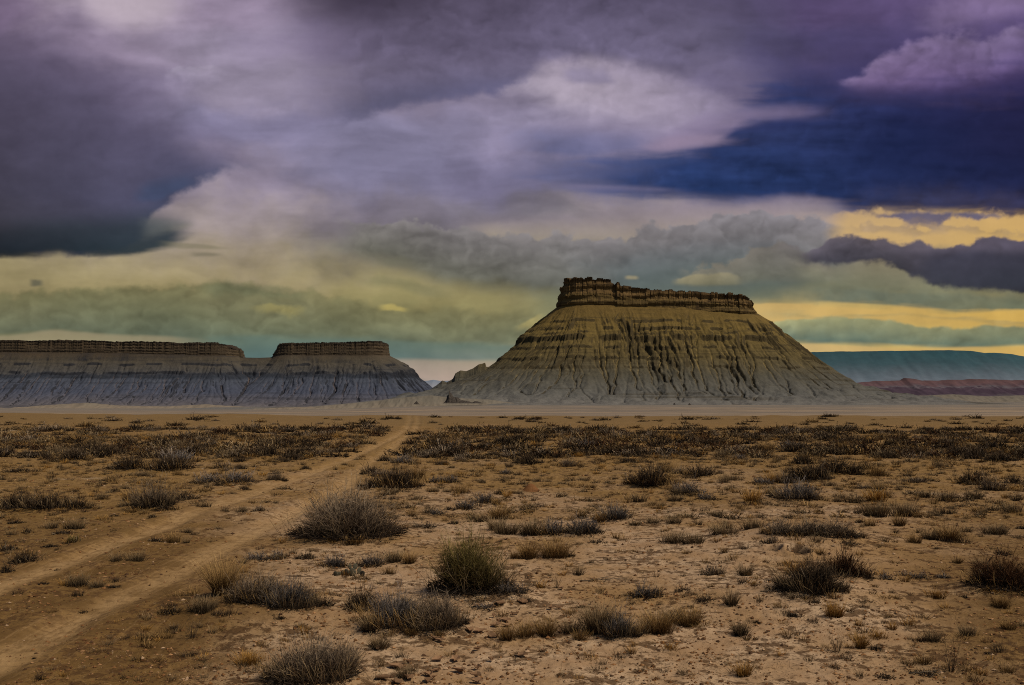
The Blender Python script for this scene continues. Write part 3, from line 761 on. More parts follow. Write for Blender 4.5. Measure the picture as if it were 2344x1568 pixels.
def cap_mat(name, top, mid, low, dark, zs):
    m, t, b = new_mat(name, 0.95, 0.05)
    g = t.node('ShaderNodeNewGeometry'); P = g.outputs['Position']
    sp = t.node('ShaderNodeSeparateXYZ'); t.l.new(P, sp.inputs[0])
    n1 = t.noise(t.vec(t.mul(sp.outputs[0], 0.05), t.mul(sp.outputs[1], 0.05), t.mul(sp.outputs[2], 0.026)), 1.0, 6, 0.65)
    n2 = t.noise(P, 0.035, 5, 0.6)
    bed = t.noise(t.vec(0, 0, t.mul(sp.outputs[2], zs)), 1.0, 4, 0.6)
    h = t.add(t.attr('hgt'), t.madd(n2, 0.3, -0.15))
    col = t.ramp(h, [(0.0, low), (0.32, low), (0.42, mid), (0.75, mid), (0.95, top), (1.0, top)])
    col = t.mix(t.smooth(n1, 0.50, 0.66, 0, 0.7), col, dark)
    col = t.mix(t.smooth(bed, 0.5, 0.58, 0, 0.6), col, dark)
    col = t.mix(t.mul(t.attr('joint'), 0.2), col, dark)
    col = t.mix(1.0, col, t.grey(t.smooth(n2, 0.25, 0.75, 0.7, 1.25, 'LINEAR')), 'MULTIPLY')
    t.put(b.inputs['Base Color'], col)
    bp = t.node('ShaderNodeBump'); bp.inputs['Strength'].default_value = 0.7; bp.inputs['Distance'].default_value = 5.0
    t.put(bp.inputs['Height'], n1); t.l.new(bp.outputs[0], b.inputs['Normal'])
    return m
# ------------------------------------------------------------------ main butte
def zx(D, pix):
    return ([(px - CX) / F * D for px, _ in pix], [EYE + (HY - py) / F * D for _, py in pix])


DB = 4210.0
main_b = {'core': ((1280 - CX) / F * DB + 110, (1730 - CX) / F * DB - 110, DB), 'rad': 110.0, 'foot': -34.0, 'lean': 0.0,
          'ztop': zx(DB, [(1280, 696), (1400, 700), (1550, 704), (1650, 714), (1727, 728)]),
          'ctop': zx(DB - 60, [(1280, 655), (1288, 655), (1291, 637), (1345, 636), (1395, 640), (1397, 648), (1406, 650), (1409, 646), (1414, 646), (1417, 655), (1440, 659), (1500, 663), (1600, 669), (1650, 672), (1700, 676), (1722, 686), (1727, 700)]),
          'cren': zx(DB, [(1280, 0), (1280, 0)]),
          'ledges': [(232, 18, 5, 0.0), (272, 9, 4, 3.1), (150, 9, 4, 6.3), (305, 7, 3, 9.9), (192, 7, 3, 12.7), (252, 6, 3, 17.3), (112, 6, 3, 21.1)]}
main_b['cren'] = ([(p - CX) / F * DB for p in (1280, 1400, 1600, 1612, 1727)], [6, 4, 4, 11, 13])
_zt = EYE + (HY - 697) / F * DB; _ft = main_b['foot']


def prof(pix, edge, D, ztop):
    """normalised slope profile from silhouette points"""
    t = [abs(px - edge) / F * D for px, _ in pix]; z = [(EYE + (HY - py) / F * D - _ft) / (ztop - _ft) for _, py in pix]
    return (np.array(t), np.array(z))


main_b['pl'] = prof([(1280, 697), (1236, 734), (1188, 772), (1164, 800), (1112, 844), (1050, 871), (1000, 889), (950, 903), (880, 915), (780, 925), (700, 932)], 1280, DB, _zt)
_zr = EYE + (HY - 728) / F * DB
main_b['pr'] = prof([(1727, 728), (1765, 752), (1790, 778), (1840, 815), (1900, 856), (1950, 884), (2010, 900), (2080, 910), (2160, 918), (2300, 924)], 1727, DB, _zr)
main_b['pf'] = (np.array([0, 50, 110, 190, 290, 390, 480, 560, 640, 760, 900]), np.array([1.0, 0.875, 0.735, 0.555, 0.36, 0.205, 0.105, 0.05, 0.025, 0.008, -0.03]))

sl_mat = talus_mat('butte_shale', [(0.0, lin((106, 102, 97))), (0.10, lin((92, 90, 85))), (0.28, lin((80, 76, 65))), (0.46, lin((90, 78, 50))), (0.75, lin((107, 89, 49))), (1.0, lin((103, 83, 46)))],
                   -34, 375, 0.52, lin((142, 120, 72)), lin((60, 52, 37)))
cp_mat = cap_mat('butte_sandstone', lin((84, 65, 42)), lin((106, 84, 52)), lin((98, 80, 48)), lin((50, 39, 28)), 0.11)
butte = bpy.data.objects.new('butte', None); COL.objects.link(butte); butte.location = (0, 0, 0)
tag(butte, 'tall flat-topped butte with furrowed yellow-grey slopes and a stepped brown cliff on top', None, None, 'structure')
build_talus('slope', [main_b], (-1250, 2500), (3180, 4750), int(1150 * FARQ), int(470 * FARQ), sl_mat, butte)
build_cap('caprock', main_b, cp_mat, butte, 3, 1500, 30, 1.0)

# ------------------------------------------------------------------ long mesa on the left: two caps joined by a low saddle
DM = 4900.0


def mesa_part(x0, x1, top, foot_cap, right=None, rad=120):
    b = {'core': ((x0 - CX) / F * DM + rad, (x1 - CX) / F * DM - rad, DM), 'rad': rad, 'foot': -62.0, 'gs': 0.85, 'hump': 20, 'cut': 1.7,
         'ztop': zx(DM, foot_cap), 'ctop': zx(DM - 70, top), 'cren': ([-9000, 9000], [2.5, 2.5]), 'ledges': [(150, 8, 4, 2.0), (108, 10, 4, 5.0)]}
    tt = np.array([0, 40, 100, 180, 270, 350, 430, 520, 640, 760])
    b['pf'] = (tt, np.array([1.0, 0.83, 0.64, 0.46, 0.28, 0.16, 0.08, 0.035, 0.01, -0.04]))
    b['pl'] = b['pf']; b['pr'] = right or b['pf']
    return b


_ft = -62.0
mr = prof([(889, 816), (905, 824), (945, 848), (958, 866), (980, 884), (1010, 905), (1060, 922), (1140, 938)], 889, DM, EYE + (HY - 816) / F * DM)
mA = mesa_part(-900, 556, [(-900, 779), (0, 778), (60, 778), (70, 780), (150, 778), (250, 780), (262, 782), (330, 781), (400, 783), (412, 785), (470, 783), (505, 784), (520, 788), (535, 797), (556, 802)], [(-900, 806), (0, 806), (300, 808), (556, 815)])
mB = mesa_part(628, 889, [(610, 812), (628, 800), (640, 785), (760, 783), (872, 780), (884, 785), (889, 790)], [(600, 812), (889, 813)], mr, 100)
mC = mesa_part(500, 700, [(500, 815), (700, 815)], [(500, 818), (600, 820), (700, 816)], None, 60)
ms_mat = talus_mat('mesa_shale', [(0.0, lin((110, 104, 102))), (0.09, lin((88, 84, 88))), (0.3, lin((70, 74, 88))), (0.50, lin((70, 74, 84))), (0.54, lin((48, 52, 60))), (0.60, lin((52, 54, 60))), (0.64, lin((72, 70, 68))), (0.85, lin((78, 71, 60))), (1.0, lin((82, 69, 53)))],  # cloud shadow over the mesa put into its rock colours
                   -62, 212, 0.36, lin((112, 92, 78)), lin((40, 41, 46)))
mc_mat = cap_mat('mesa_sandstone', lin((60, 51, 42)), lin((80, 67, 51)), lin((80, 68, 53)), lin((56, 48, 40)), 0.14)
mesa = bpy.data.objects.new('mesa', None); COL.objects.link(mesa)
tag(mesa, 'long blue-grey mesa on the left with a notch in its thin brown caprock', None, None, 'structure')
build_talus('slope', [mA, mB, mC], (-4400, 250), (4050, 5150), int(1250 * FARQ), int(330 * FARQ), ms_mat, mesa)
build_cap('caprock', mA, mc_mat, mesa, 5, 1800, 14, 0.42)
build_cap('caprock', mB, mc_mat, mesa, 8, 700, 14, 0.42)


# ------------------------------------------------------------------ rock pinnacles
def rock_mesh(name, w, h, d, spikes, seed, n=40, nl=16):
    """a jagged fin: ring stack whose top follows the given skyline [(u -1..1, height 0..1)]"""
    u = np.linspace(-1, 1, n); r = np.random.default_rng(seed)
    top = np.interp(u, [s[0] for s in spikes], [s[1] for s in spikes]) * h
    front = []
    V = []; 
    m = 7
    for k in range(m):                       # cross sections from back to front
        q = -1 + 2 * k / (m - 1)
        hh = top * max(0.0, 1 - abs(q) ** 1.4) * (1 + 0.15 * fbm(u * 5 + k * 3, u * 0 + seed, 3)) - 0.06 * h
        V.append(np.stack([u * w / 2 + 0.02 * w * fbm(u * 7, u * 0 + k, 2), np.full(n, -q * d / 2) + 0.12 * d * fbm(u * 6 + 3, u * 0 + k * 0.7, 3), hh], -1))
    V = np.concatenate(V)
    return mesh_from(name, V, [grid_faces(m, n)], {'tone': r.random(len(V))}, False)


rk_mat, t, b = new_mat('dark_rock', 0.95, 0.05)
g = t.node('ShaderNodeNewGeometry'); nn = t.noise(g.outputs['Position'], 0.25, 5, 0.65)
t.put(b.inputs['Base Color'], t.mix(t.smooth(nn, 0.35, 0.65), lin((44, 40, 38)), lin((82, 74, 66))))


def far_at(px, py, D): return ((px - CX) / F * D, D, EYE - (py - HY) / F * D)


p = far_at(1060, 921, 3330)
o = obj('rock_pinnacle', rock_mesh('rock_pinnacle', 135, 50, 70, [(-1, 0), (-0.86, 0.16), (-0.78, 0.62), (-0.74, 0.55), (-0.70, 1.0), (-0.64, 0.72), (-0.58, 0.66), (-0.48, 0.42), (-0.3, 0.40), (-0.1, 0.22), (0.2, 0.16), (0.45, 0.05), (0.6, 0.16), (0.8, 0.10), (1, 0)], 4), rk_mat, None, p)
tag(o, 'dark jagged rock pinnacle with a low tail of rubble at the foot of the butte', 'rock')
p = far_at(953, 925, 3300)
o = obj('rock_outcrop', rock_mesh('rock_outcrop', 22, 11, 18, [(-1, 0), (-0.5, 0.5), (0, 1), (0.4, 0.6), (1, 0)], 6), rk_mat, None, p)
tag(o, 'small dark rock outcrop alone on the pale flat beside the pinnacle', 'rock')
for px, py, lab in ((1543, 963 - 38, 'small dark boulder on the pale plain, nearer the middle of the butte'), (1578, 964 - 38, 'small dark boulder on the pale plain, the larger of a pair')):
    p = far_at(px, py + 1, 3150)
    o = obj('boulder', rock_mesh('boulder', 7 if px < 1560 else 9, 6, 6, [(-1, 0), (-0.6, 0.8), (0, 1), (0.6, 0.7), (1, 0)], int(px), 12), rk_mat, None, p)
    tag(o, lab, 'boulder', 'boulders on the plain below the butte')
p = far_at(549, 812, DM - 40)
o = obj('rock_tower', rock_mesh('rock_tower', 30, 42, 26, [(-1, 0.35), (-0.5, 0.9), (0, 1), (0.5, 0.96), (0.8, 0.6), (1, 0)], 9, 16), mc_mat, None, (p[0], p[1], p[2] - 8))
tag(o, 'square brown rock tower standing at the notch of the long mesa', 'rock')

# badland ridge running from the butte foot toward the notch between the two mountains
def ridge_mesh(name, pts, D, depth, base, seed, n=260, m=30, rough=6.0, freq=60.0):
    """hill whose skyline passes the given survey points at distance D"""
    px = np.array([q[0] for q in pts], float); py = np.array([q[1] for q in pts], float)
    X = np.linspace((px[0] - CX) / F * D, (px[-1] - CX) / F * D, n)
    top = np.interp(X, (px - CX) / F * D, EYE + (HY - py) / F * D)
    k = np.linspace(-1, 1, m)
    XX, KK = np.meshgrid(X, k)
    prof_ = np.where(KK < 0, np.maximum(0, 1 + KK) ** 1.25, np.maximum(0, 1 - KK))
    tt = np.repeat(top[None], m, 0)
    Z = base + (tt - base) * prof_ + rough * (ridged(XX / freq + seed, KK * depth / freq / 2, 4) - 0.62) * (1 - np.abs(KK) ** 4) * np.where(KK > -0.05, 0.25, 1)
    return mesh_from(name, np.stack([XX, D + KK * depth, Z], -1).reshape(-1, 3), [grid_faces(m, n)], {'hollow': np.zeros(n * m), 'steep': np.zeros(n * m)}, True)


def flat_mat(name, stops, z0, z1, sc, amt=0.25):
    m, t, b = new_mat(name, 0.97, 0.03)
    g = t.node('ShaderNodeNewGeometry'); P = g.outputs['Position']
    sp = t.node('ShaderNodeSeparateXYZ'); t.l.new(P, sp.inputs[0])
    n = t.noise(P, sc, 6, 0.62); n2 = t.noise(P, sc * 5, 4, 0.6)
    f = t.smooth(t.add(sp.outputs[2], t.mul(t.sub(n, 0.5), (z1 - z0) * 0.6)), z0, z1, 0, 1, 'LINEAR')
    col = t.mix(1.0, t.ramp(f, stops), t.grey(t.add(t.madd(n, amt * 2, 1 - amt), t.madd(n2, amt, -amt / 2))), 'MULTIPLY')
    t.put(b.inputs['Base Color'], col)
    return m


# low knobs along the ridge left of the butte
kn = ridge_mesh('knob_ridge', [(960, 912), (985, 890), (1000, 880), (1012, 869), (1022, 874), (1036, 866), (1042, 853), (1054, 846), (1066, 848), (1080, 842), (1095, 832), (1110, 828), (1113, 838), (1130, 836), (1180, 850), (1260, 880)], DB - 20, 170, -30, 3, 360, 40, 16, 46)
hills_o = obj('hills', kn, sl_mat); tag(hills_o, 'knobbly grey ridge trailing down from the butte on its left', None, None, 'structure')
bl_m = flat_mat('badland_clay', [(0.0, lin((128, 114, 98))), (0.5, lin((112, 104, 92))), (1.0, lin((102, 95, 84)))], -60, 20, 0.02, 0.3)
for D_, dep, bs_, pts, sd_, lab in (
        (3460, 120, -54, [(560, 937), (640, 933), (720, 930), (800, 923), (860, 917), (930, 908), (985, 904), (1040, 910), (1120, 914), (1190, 924), (1260, 932)], 4, 'low pale clay mounds between the mesa and the butte'),
        (4200, 150, -64, [(-300, 936), (-100, 930), (20, 934), (120, 926), (200, 921), (270, 928), (380, 930), (470, 925), (560, 931), (700, 934)], 24, 'rounded pale clay mounds along the foot of the long mesa'),
        (4700, 200, -34, [(1640, 924), (1760, 918), (1830, 914), (1900, 908), (1960, 899), (2030, 902), (2110, 905), (2180, 902), (2260, 907), (2343, 904), (2500, 908)], 34, 'eroded grey clay hills right of the butte')):
    o = obj('hills', ridge_mesh('hills', pts, D_, dep, bs_, sd_, 420, 36, 9, 44), bl_m); tag(o, lab, None, None, 'structure')
# red badlands; far mountains, distance haze put into their blue colours
rb = ridge_mesh('red_badlands', [(1880, 906), (1935, 878), (2000, 871), (2060, 870), (2070, 864), (2090, 865), (2110, 870), (2180, 868), (2220, 866), (2343, 869), (2700, 868)], 9000, 900, -60, 6, 420, 40, 34, 220)
rb_m = flat_mat('red_rock', [(0.0, lin((96, 88, 90))), (0.25, lin((66, 54, 64))), (0.52, lin((70, 57, 66))), (0.58, lin((92, 84, 88))), (0.66, lin((88, 70, 74))), (0.85, lin((94, 71, 71))), (1.0, lin((80, 63, 63)))], -30, 150, 0.008, 0.4)
o = obj('hills', rb, rb_m); tag(o, 'low banded red and purple cliffs below the blue mountain on the right', None, None, 'structure')
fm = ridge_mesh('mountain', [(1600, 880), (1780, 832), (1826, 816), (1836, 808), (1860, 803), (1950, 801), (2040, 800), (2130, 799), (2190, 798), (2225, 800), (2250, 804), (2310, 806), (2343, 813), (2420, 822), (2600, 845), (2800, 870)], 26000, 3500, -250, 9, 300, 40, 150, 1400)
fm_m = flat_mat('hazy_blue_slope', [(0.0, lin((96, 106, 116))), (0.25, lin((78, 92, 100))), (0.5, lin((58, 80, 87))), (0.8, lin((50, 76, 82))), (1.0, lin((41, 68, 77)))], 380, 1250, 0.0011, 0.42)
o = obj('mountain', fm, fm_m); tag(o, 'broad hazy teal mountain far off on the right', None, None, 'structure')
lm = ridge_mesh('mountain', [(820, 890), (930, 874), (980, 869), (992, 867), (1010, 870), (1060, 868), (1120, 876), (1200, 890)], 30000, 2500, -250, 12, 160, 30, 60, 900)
o = obj('mountain', lm, flat_mat('hazy_pale_slope', [(0.0, lin((150, 150, 156))), (1.0, lin((104, 118, 134)))], 100, 520, 0.0008, 0.12)); tag(o, 'tiny pale blue mountain in the gap between mesa and butte', None, None, 'structure')
# ------------------------------------------------------------------ plants
def unit(v): return v / np.maximum(np.linalg.norm(v, axis=-1, keepdims=True), 1e-9)


def strands(P0, D, L, bend, w0, w1, K, r, tube=True, wig=0.0):
    """many tapering stems at once -> verts, faces, t along, random per stem"""
    n = len(P0); tt = np.linspace(0, 1, K)
    D = unit(D)
    P = P0[:, None] + D[:, None] * (L[:, None] * tt)[..., None] + bend[:, None] * (L[:, None] * tt ** 2)[..., None]
    if wig: P[:, 1:] += r.normal(0, 1, (n, K - 1, 3)) * (wig * L)[:, None, None] * tt[1:, None]
    T = unit(np.gradient(P, axis=1)) if K > 2 else np.repeat(unit(P[:, 1:] - P[:, :1]), K, 1)
    ref = unit(r.normal(0, 1, (n, 3)))
    S = unit(np.cross(T, ref[:, None])); B = np.cross(T, S)
    w = (w0[:, None] * (1 - tt) + w1[:, None] * tt) / 2
    if tube:
        m = 3
        ang = np.array([0, 2.094, 4.189])
        V = P[:, :, None] + w[..., None, None] * (S[:, :, None] * np.cos(ang)[:, None] + B[:, :, None] * np.sin(ang)[:, None])
    else:
        m = 2
        V = P[:, :, None] + w[..., None, None] * S[:, :, None] * np.array([-1.0, 1.0])[:, None]
    V = V.reshape(-1, 3)
    base = (np.arange(n) * K * m)[:, None, None]
    k = (np.arange(K - 1) * m)[None, :, None]
    if tube:
        q = np.arange(3)[None, None, :]; q2 = (q + 1) % 3
        F4 = np.stack([base + k + q, base + k + q2, base + k + m + q2, base + k + m + q], -1).reshape(-1, 4)
    else:
        z = np.zeros((1, 1, 1), int)
        F4 = np.stack([base + k + z, base + k + 1, base + k + m + 1, base + k + m], -1).reshape(-1, 4)
    t = np.repeat(np.tile(tt, n), m); rd = np.repeat(r.random(n), K * m)
    return V, F4, t, rd, P


PAL = {  # base, middle, tip; darkest at the base
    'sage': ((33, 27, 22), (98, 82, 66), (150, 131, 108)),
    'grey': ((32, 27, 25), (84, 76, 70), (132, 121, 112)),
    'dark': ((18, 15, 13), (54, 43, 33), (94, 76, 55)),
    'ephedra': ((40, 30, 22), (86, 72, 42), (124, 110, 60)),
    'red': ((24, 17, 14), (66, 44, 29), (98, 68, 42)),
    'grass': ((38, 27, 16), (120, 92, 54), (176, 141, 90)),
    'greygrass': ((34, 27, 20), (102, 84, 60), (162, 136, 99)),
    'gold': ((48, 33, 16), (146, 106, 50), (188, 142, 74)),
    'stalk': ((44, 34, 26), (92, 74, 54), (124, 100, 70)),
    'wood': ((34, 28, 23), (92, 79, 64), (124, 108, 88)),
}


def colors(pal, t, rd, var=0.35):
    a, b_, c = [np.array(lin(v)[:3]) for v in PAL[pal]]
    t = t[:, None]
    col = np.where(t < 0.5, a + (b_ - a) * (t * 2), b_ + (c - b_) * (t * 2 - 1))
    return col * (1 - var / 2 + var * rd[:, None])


plant_mat, t, b = new_mat('dry_plant', 0.9, 0.08)
oi = t.node('ShaderNodeObjectInfo')
vn = t.noise(t.node('ShaderNodeNewGeometry').outputs['Position'], 9.0, 3, 0.6)
k_ = t.mul(t.smooth(oi.outputs['Random'], 0, 1, 0.80, 1.14, 'LINEAR'), t.smooth(vn, 0.25, 0.75, 0.8, 1.2, 'LINEAR'))
t.put(b.inputs['Base Color'], t.mix(1.0, t.attr('Col', 'Color'), t.grey(k_), 'MULTIPLY'))


class Acc:
    def __init__(self): self.V = []; self.F = []; self.C = []; self.n = 0
    def put(self, V, Fc, C): self.V.append(V); self.F.append(Fc + self.n); self.C.append(C); self.n += len(V)
    def mesh(self, name): return mesh_from(name, np.concatenate(self.V), [np.concatenate(self.F)], {'Col': np.concatenate(self.C)})


def shrub_meshes(w, h, N, pal, seed, tw=0.004, lop=0.0, erect=0.0, fringe=0.35):
    """dome of twigs w wide and h high; returns (branches, twigs) accumulators"""
    r = np.random.default_rng(seed)
    br = Acc(); tg = Acc()

    nl = int(np.clip(3 + 3.2 * w / max(h, 0.01) * 0.6, 3, 9))
    la = r.uniform(0, 6.28, nl); lr = 0.30 * w * np.sqrt(r.random(nl)); lr[0] = 0.05 * w
    lw = w * r.uniform(0.46, 0.72, nl); lh = h * r.uniform(0.62, 1.0, nl) * (1 - 0.5 * (lr / (0.5 * w)) ** 2); lh[0] = h
    lw[0] = 0.7 * w
    wgt = lw * lh; wgt /= wgt.sum()

    def shell(n, lo, hi):
        k = r.choice(nl, n, p=wgt)
        th = r.uniform(0, 2 * np.pi, n)
        cp = r.random(n) ** (0.8 + erect); ph = np.arccos(np.clip(1 - cp * 0.95, 0, 1))
        if erect: ph = ph * (1 - 0.35 * erect)
        d = np.stack([np.sin(ph) * np.cos(th), np.sin(ph) * np.sin(th), np.cos(ph)], -1)
        Lx = (1 + 0.2 * np.sin(th * 3 + k * 1.7 + seed)) / np.sqrt((np.sin(ph) / (lw[k] / 2)) ** 2 + (np.cos(ph) / lh[k]) ** 2)
        o = np.stack([lr[k] * np.cos(la[k]), lr[k] * np.sin(la[k]), np.full(n, -0.01)], -1)
        return d, Lx * r.uniform(lo, hi, n), th, o
    n = max(9, N // 22)
    d, L, th, o_ = shell(n, 0.5, 0.9)
    P0 = o_ + np.stack([0.03 * w * np.cos(th), 0.03 * w * np.sin(th), np.full(n, -0.01)], -1)
    V, Fc, t_, rd, P = strands(P0, d * [1, 1, 0.6] + [0, 0, 0.15], L, np.tile([0, 0, 0.25], (n, 1)), np.full(n, tw * 3.2), np.full(n, tw * 1.3), 5, r, True, 0.05)
    br.put(V, Fc, colors('wood', t_, rd))
    # main twigs
    n = int(N * 0.7)
    d, L, th, o_ = shell(n, 0.55, 1.03)
    f0 = r.uniform(0.0, 0.5, n) ** 1.2
    org = o_ + np.stack([0.05 * w * np.cos(th) * r.random(n), 0.05 * w * np.sin(th) * r.random(n), np.zeros(n)], -1)
    P0 = org + d * (L * f0)[:, None] * [1, 1, 0.8]
    P0[:, 2] = np.maximum(P0[:, 2], -0.02)
    dd = d + r.normal(0, 0.24, (n, 3)) + [0, 0, 0.10]
    bend = r.normal(0, 0.16, (n, 3)) + [0, 0, 0.12]
    V, Fc, t_, rd, P = strands(P0, dd, L * (1 - f0), bend, np.full(n, tw * 1.25), np.full(n, tw * 0.55), 4, r, True, 0.055)
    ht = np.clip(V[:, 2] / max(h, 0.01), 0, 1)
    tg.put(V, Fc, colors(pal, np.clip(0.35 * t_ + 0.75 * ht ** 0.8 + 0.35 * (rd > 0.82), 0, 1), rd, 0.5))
    # side twiglets
    m = int(N * 3.4)
    i = r.integers(0, n, m); k = r.integers(1, 4, m)
    Q = P[i, k]
    dq = unit(P[i, 3] - P[i, 0]) + r.normal(0, 0.62, (m, 3)) + [0, 0, 0.25]
    Lq = (0.05 + 0.13 * r.random(m) ** 1.5) * min(w, 1.6 * h) * 1.1
    V, Fc, t_, rd, _ = strands(Q, dq, Lq, r.normal(0, 0.1, (m, 3)), np.full(m, tw * 0.9), np.full(m, tw * 0.45), 3, r, False)
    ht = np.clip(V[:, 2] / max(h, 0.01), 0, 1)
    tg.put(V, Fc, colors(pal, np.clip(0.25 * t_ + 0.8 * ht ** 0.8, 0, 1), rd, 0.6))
    # dark mat of fallen leaves and low twigs under it, dry grass at the edge
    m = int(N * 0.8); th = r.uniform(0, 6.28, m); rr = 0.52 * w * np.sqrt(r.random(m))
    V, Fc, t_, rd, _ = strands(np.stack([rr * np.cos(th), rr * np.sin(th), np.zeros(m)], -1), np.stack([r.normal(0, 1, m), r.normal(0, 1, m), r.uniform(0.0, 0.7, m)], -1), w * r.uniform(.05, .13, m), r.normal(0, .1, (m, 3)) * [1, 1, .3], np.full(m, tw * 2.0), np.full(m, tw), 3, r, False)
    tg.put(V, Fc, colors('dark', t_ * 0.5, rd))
    if fringe:
        m = int(N * fringe); th = r.uniform(0, 6.28, m); rr = 0.5 * w * r.uniform(0.6, 1.12, m) * (1 + 0.15 * np.sin(3 * th + seed))
        V, Fc, t_, rd, _ = strands(np.stack([rr * np.cos(th), rr * np.sin(th), np.full(m, -0.01)], -1), np.stack([0.4 * np.cos(th) + r.normal(0, .3, m), 0.4 * np.sin(th) + r.normal(0, .3, m), np.ones(m)], -1), h * r.uniform(.2, .62, m), r.normal(0, .15, (m, 3)), np.full(m, tw), np.full(m, tw * .4), 3, r, False)
        tg.put(V, Fc, colors('greygrass' if seed % 3 else 'grass', t_, rd, 0.5))
    return br, tg


def grass_acc(w, h, N, pal, seed, bw=0.004, droop=0.25, acc=None, off=(0, 0, 0), spread=0.55):
    r = np.random.default_rng(seed); tg = acc or Acc()
    th = r.uniform(0, 2 * np.pi, N); rr = np.sqrt(r.random(N))
    clump = r.integers(0, 7, N); ca = r.uniform(0, 6.28, 7); cr = r.uniform(0.2, 1, 7)
    P0 = np.stack([0.5 * w * (0.45 * rr * np.cos(th) + 0.5 * cr[clump] * np.cos(ca[clump])), 0.5 * w * (0.45 * rr * np.sin(th) + 0.5 * cr[clump] * np.sin(ca[clump])), np.full(N, -0.015)], -1)
    out = np.stack([np.cos(th), np.sin(th), np.zeros(N)], -1)
    d = out * (spread * r.random(N))[:, None] + [0, 0, 1] + r.normal(0, 0.12, (N, 3))
    L = h * np.where(r.random(N) < 0.6, r.uniform(0.6, 1.1, N), r.uniform(0.25, 0.7, N))
    bend = out * (droop * r.random(N))[:, None] + r.normal(0, 0.08, (N, 3)) - [0, 0, 0.08]
    V, Fc, t_, rd, P = strands(P0 + np.array(off), d, L, bend, np.full(N, bw), np.full(N, bw * 0.3), 4, r, False, 0.02)
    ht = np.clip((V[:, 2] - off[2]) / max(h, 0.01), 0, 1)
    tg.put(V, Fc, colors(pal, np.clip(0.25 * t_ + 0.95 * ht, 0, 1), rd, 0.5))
    return tg


def stalk_acc(w, h, N, pal, seed, tw=0.005):
    r = np.random.default_rng(seed); tg = Acc()
    th = r.uniform(0, 2 * np.pi, N)
    d = np.stack([np.cos(th) * 0.5 * w / h * r.uniform(.3, 1, N), np.sin(th) * 0.5 * w / h * r.uniform(.3, 1, N), np.ones(N)], -1)
    P0 = np.stack([0.04 * w * np.cos(th), 0.04 * w * np.sin(th), np.full(N, -0.02)], -1)
    V, Fc, t_, rd, P = strands(P0, d, h * r.uniform(0.6, 1.05, N), r.normal(0, 0.10, (N, 3)), np.full(N, tw), np.full(N, tw * 0.5), 6, r, True, 0.025)
    tg.put(V, Fc, colors(pal, t_, rd))
    m = N * 5; i = r.integers(0, N, m); k = r.integers(2, 6, m)
    V, Fc, t_, rd, _ = strands(P[i, k], unit(P[i, 5] - P[i, 0]) + r.normal(0, 0.55, (m, 3)), h * r.uniform(.06, .2, m), r.normal(0, .1, (m, 3)), np.full(m, tw * .6), np.full(m, tw * .35), 3, r, True)
    tg.put(V, Fc, colors(pal, 0.4 + 0.6 * t_, rd))
    # litter skirt at the foot
    m = N * 5; th = r.uniform(0, 6.28, m); rr = 0.4 * w * r.random(m) ** 0.9
    V, Fc, t_, rd, _ = strands(np.stack([rr * np.cos(th), rr * np.sin(th), np.full(m, 0.0)], -1), np.stack([np.cos(th), np.sin(th), r.uniform(0.1, .9, m)], -1), h * r.uniform(.06, .16, m), r.normal(0, .1, (m, 3)), np.full(m, tw * .8), np.full(m, tw * .4), 3, r, False)
    tg.put(V, Fc, colors(pal, 0.1 + 0.4 * t_, rd))
    return tg


ZONE = {'L': 0.0, 'M': 670.0, 'R': 1435.7}
ZK = 0.41398
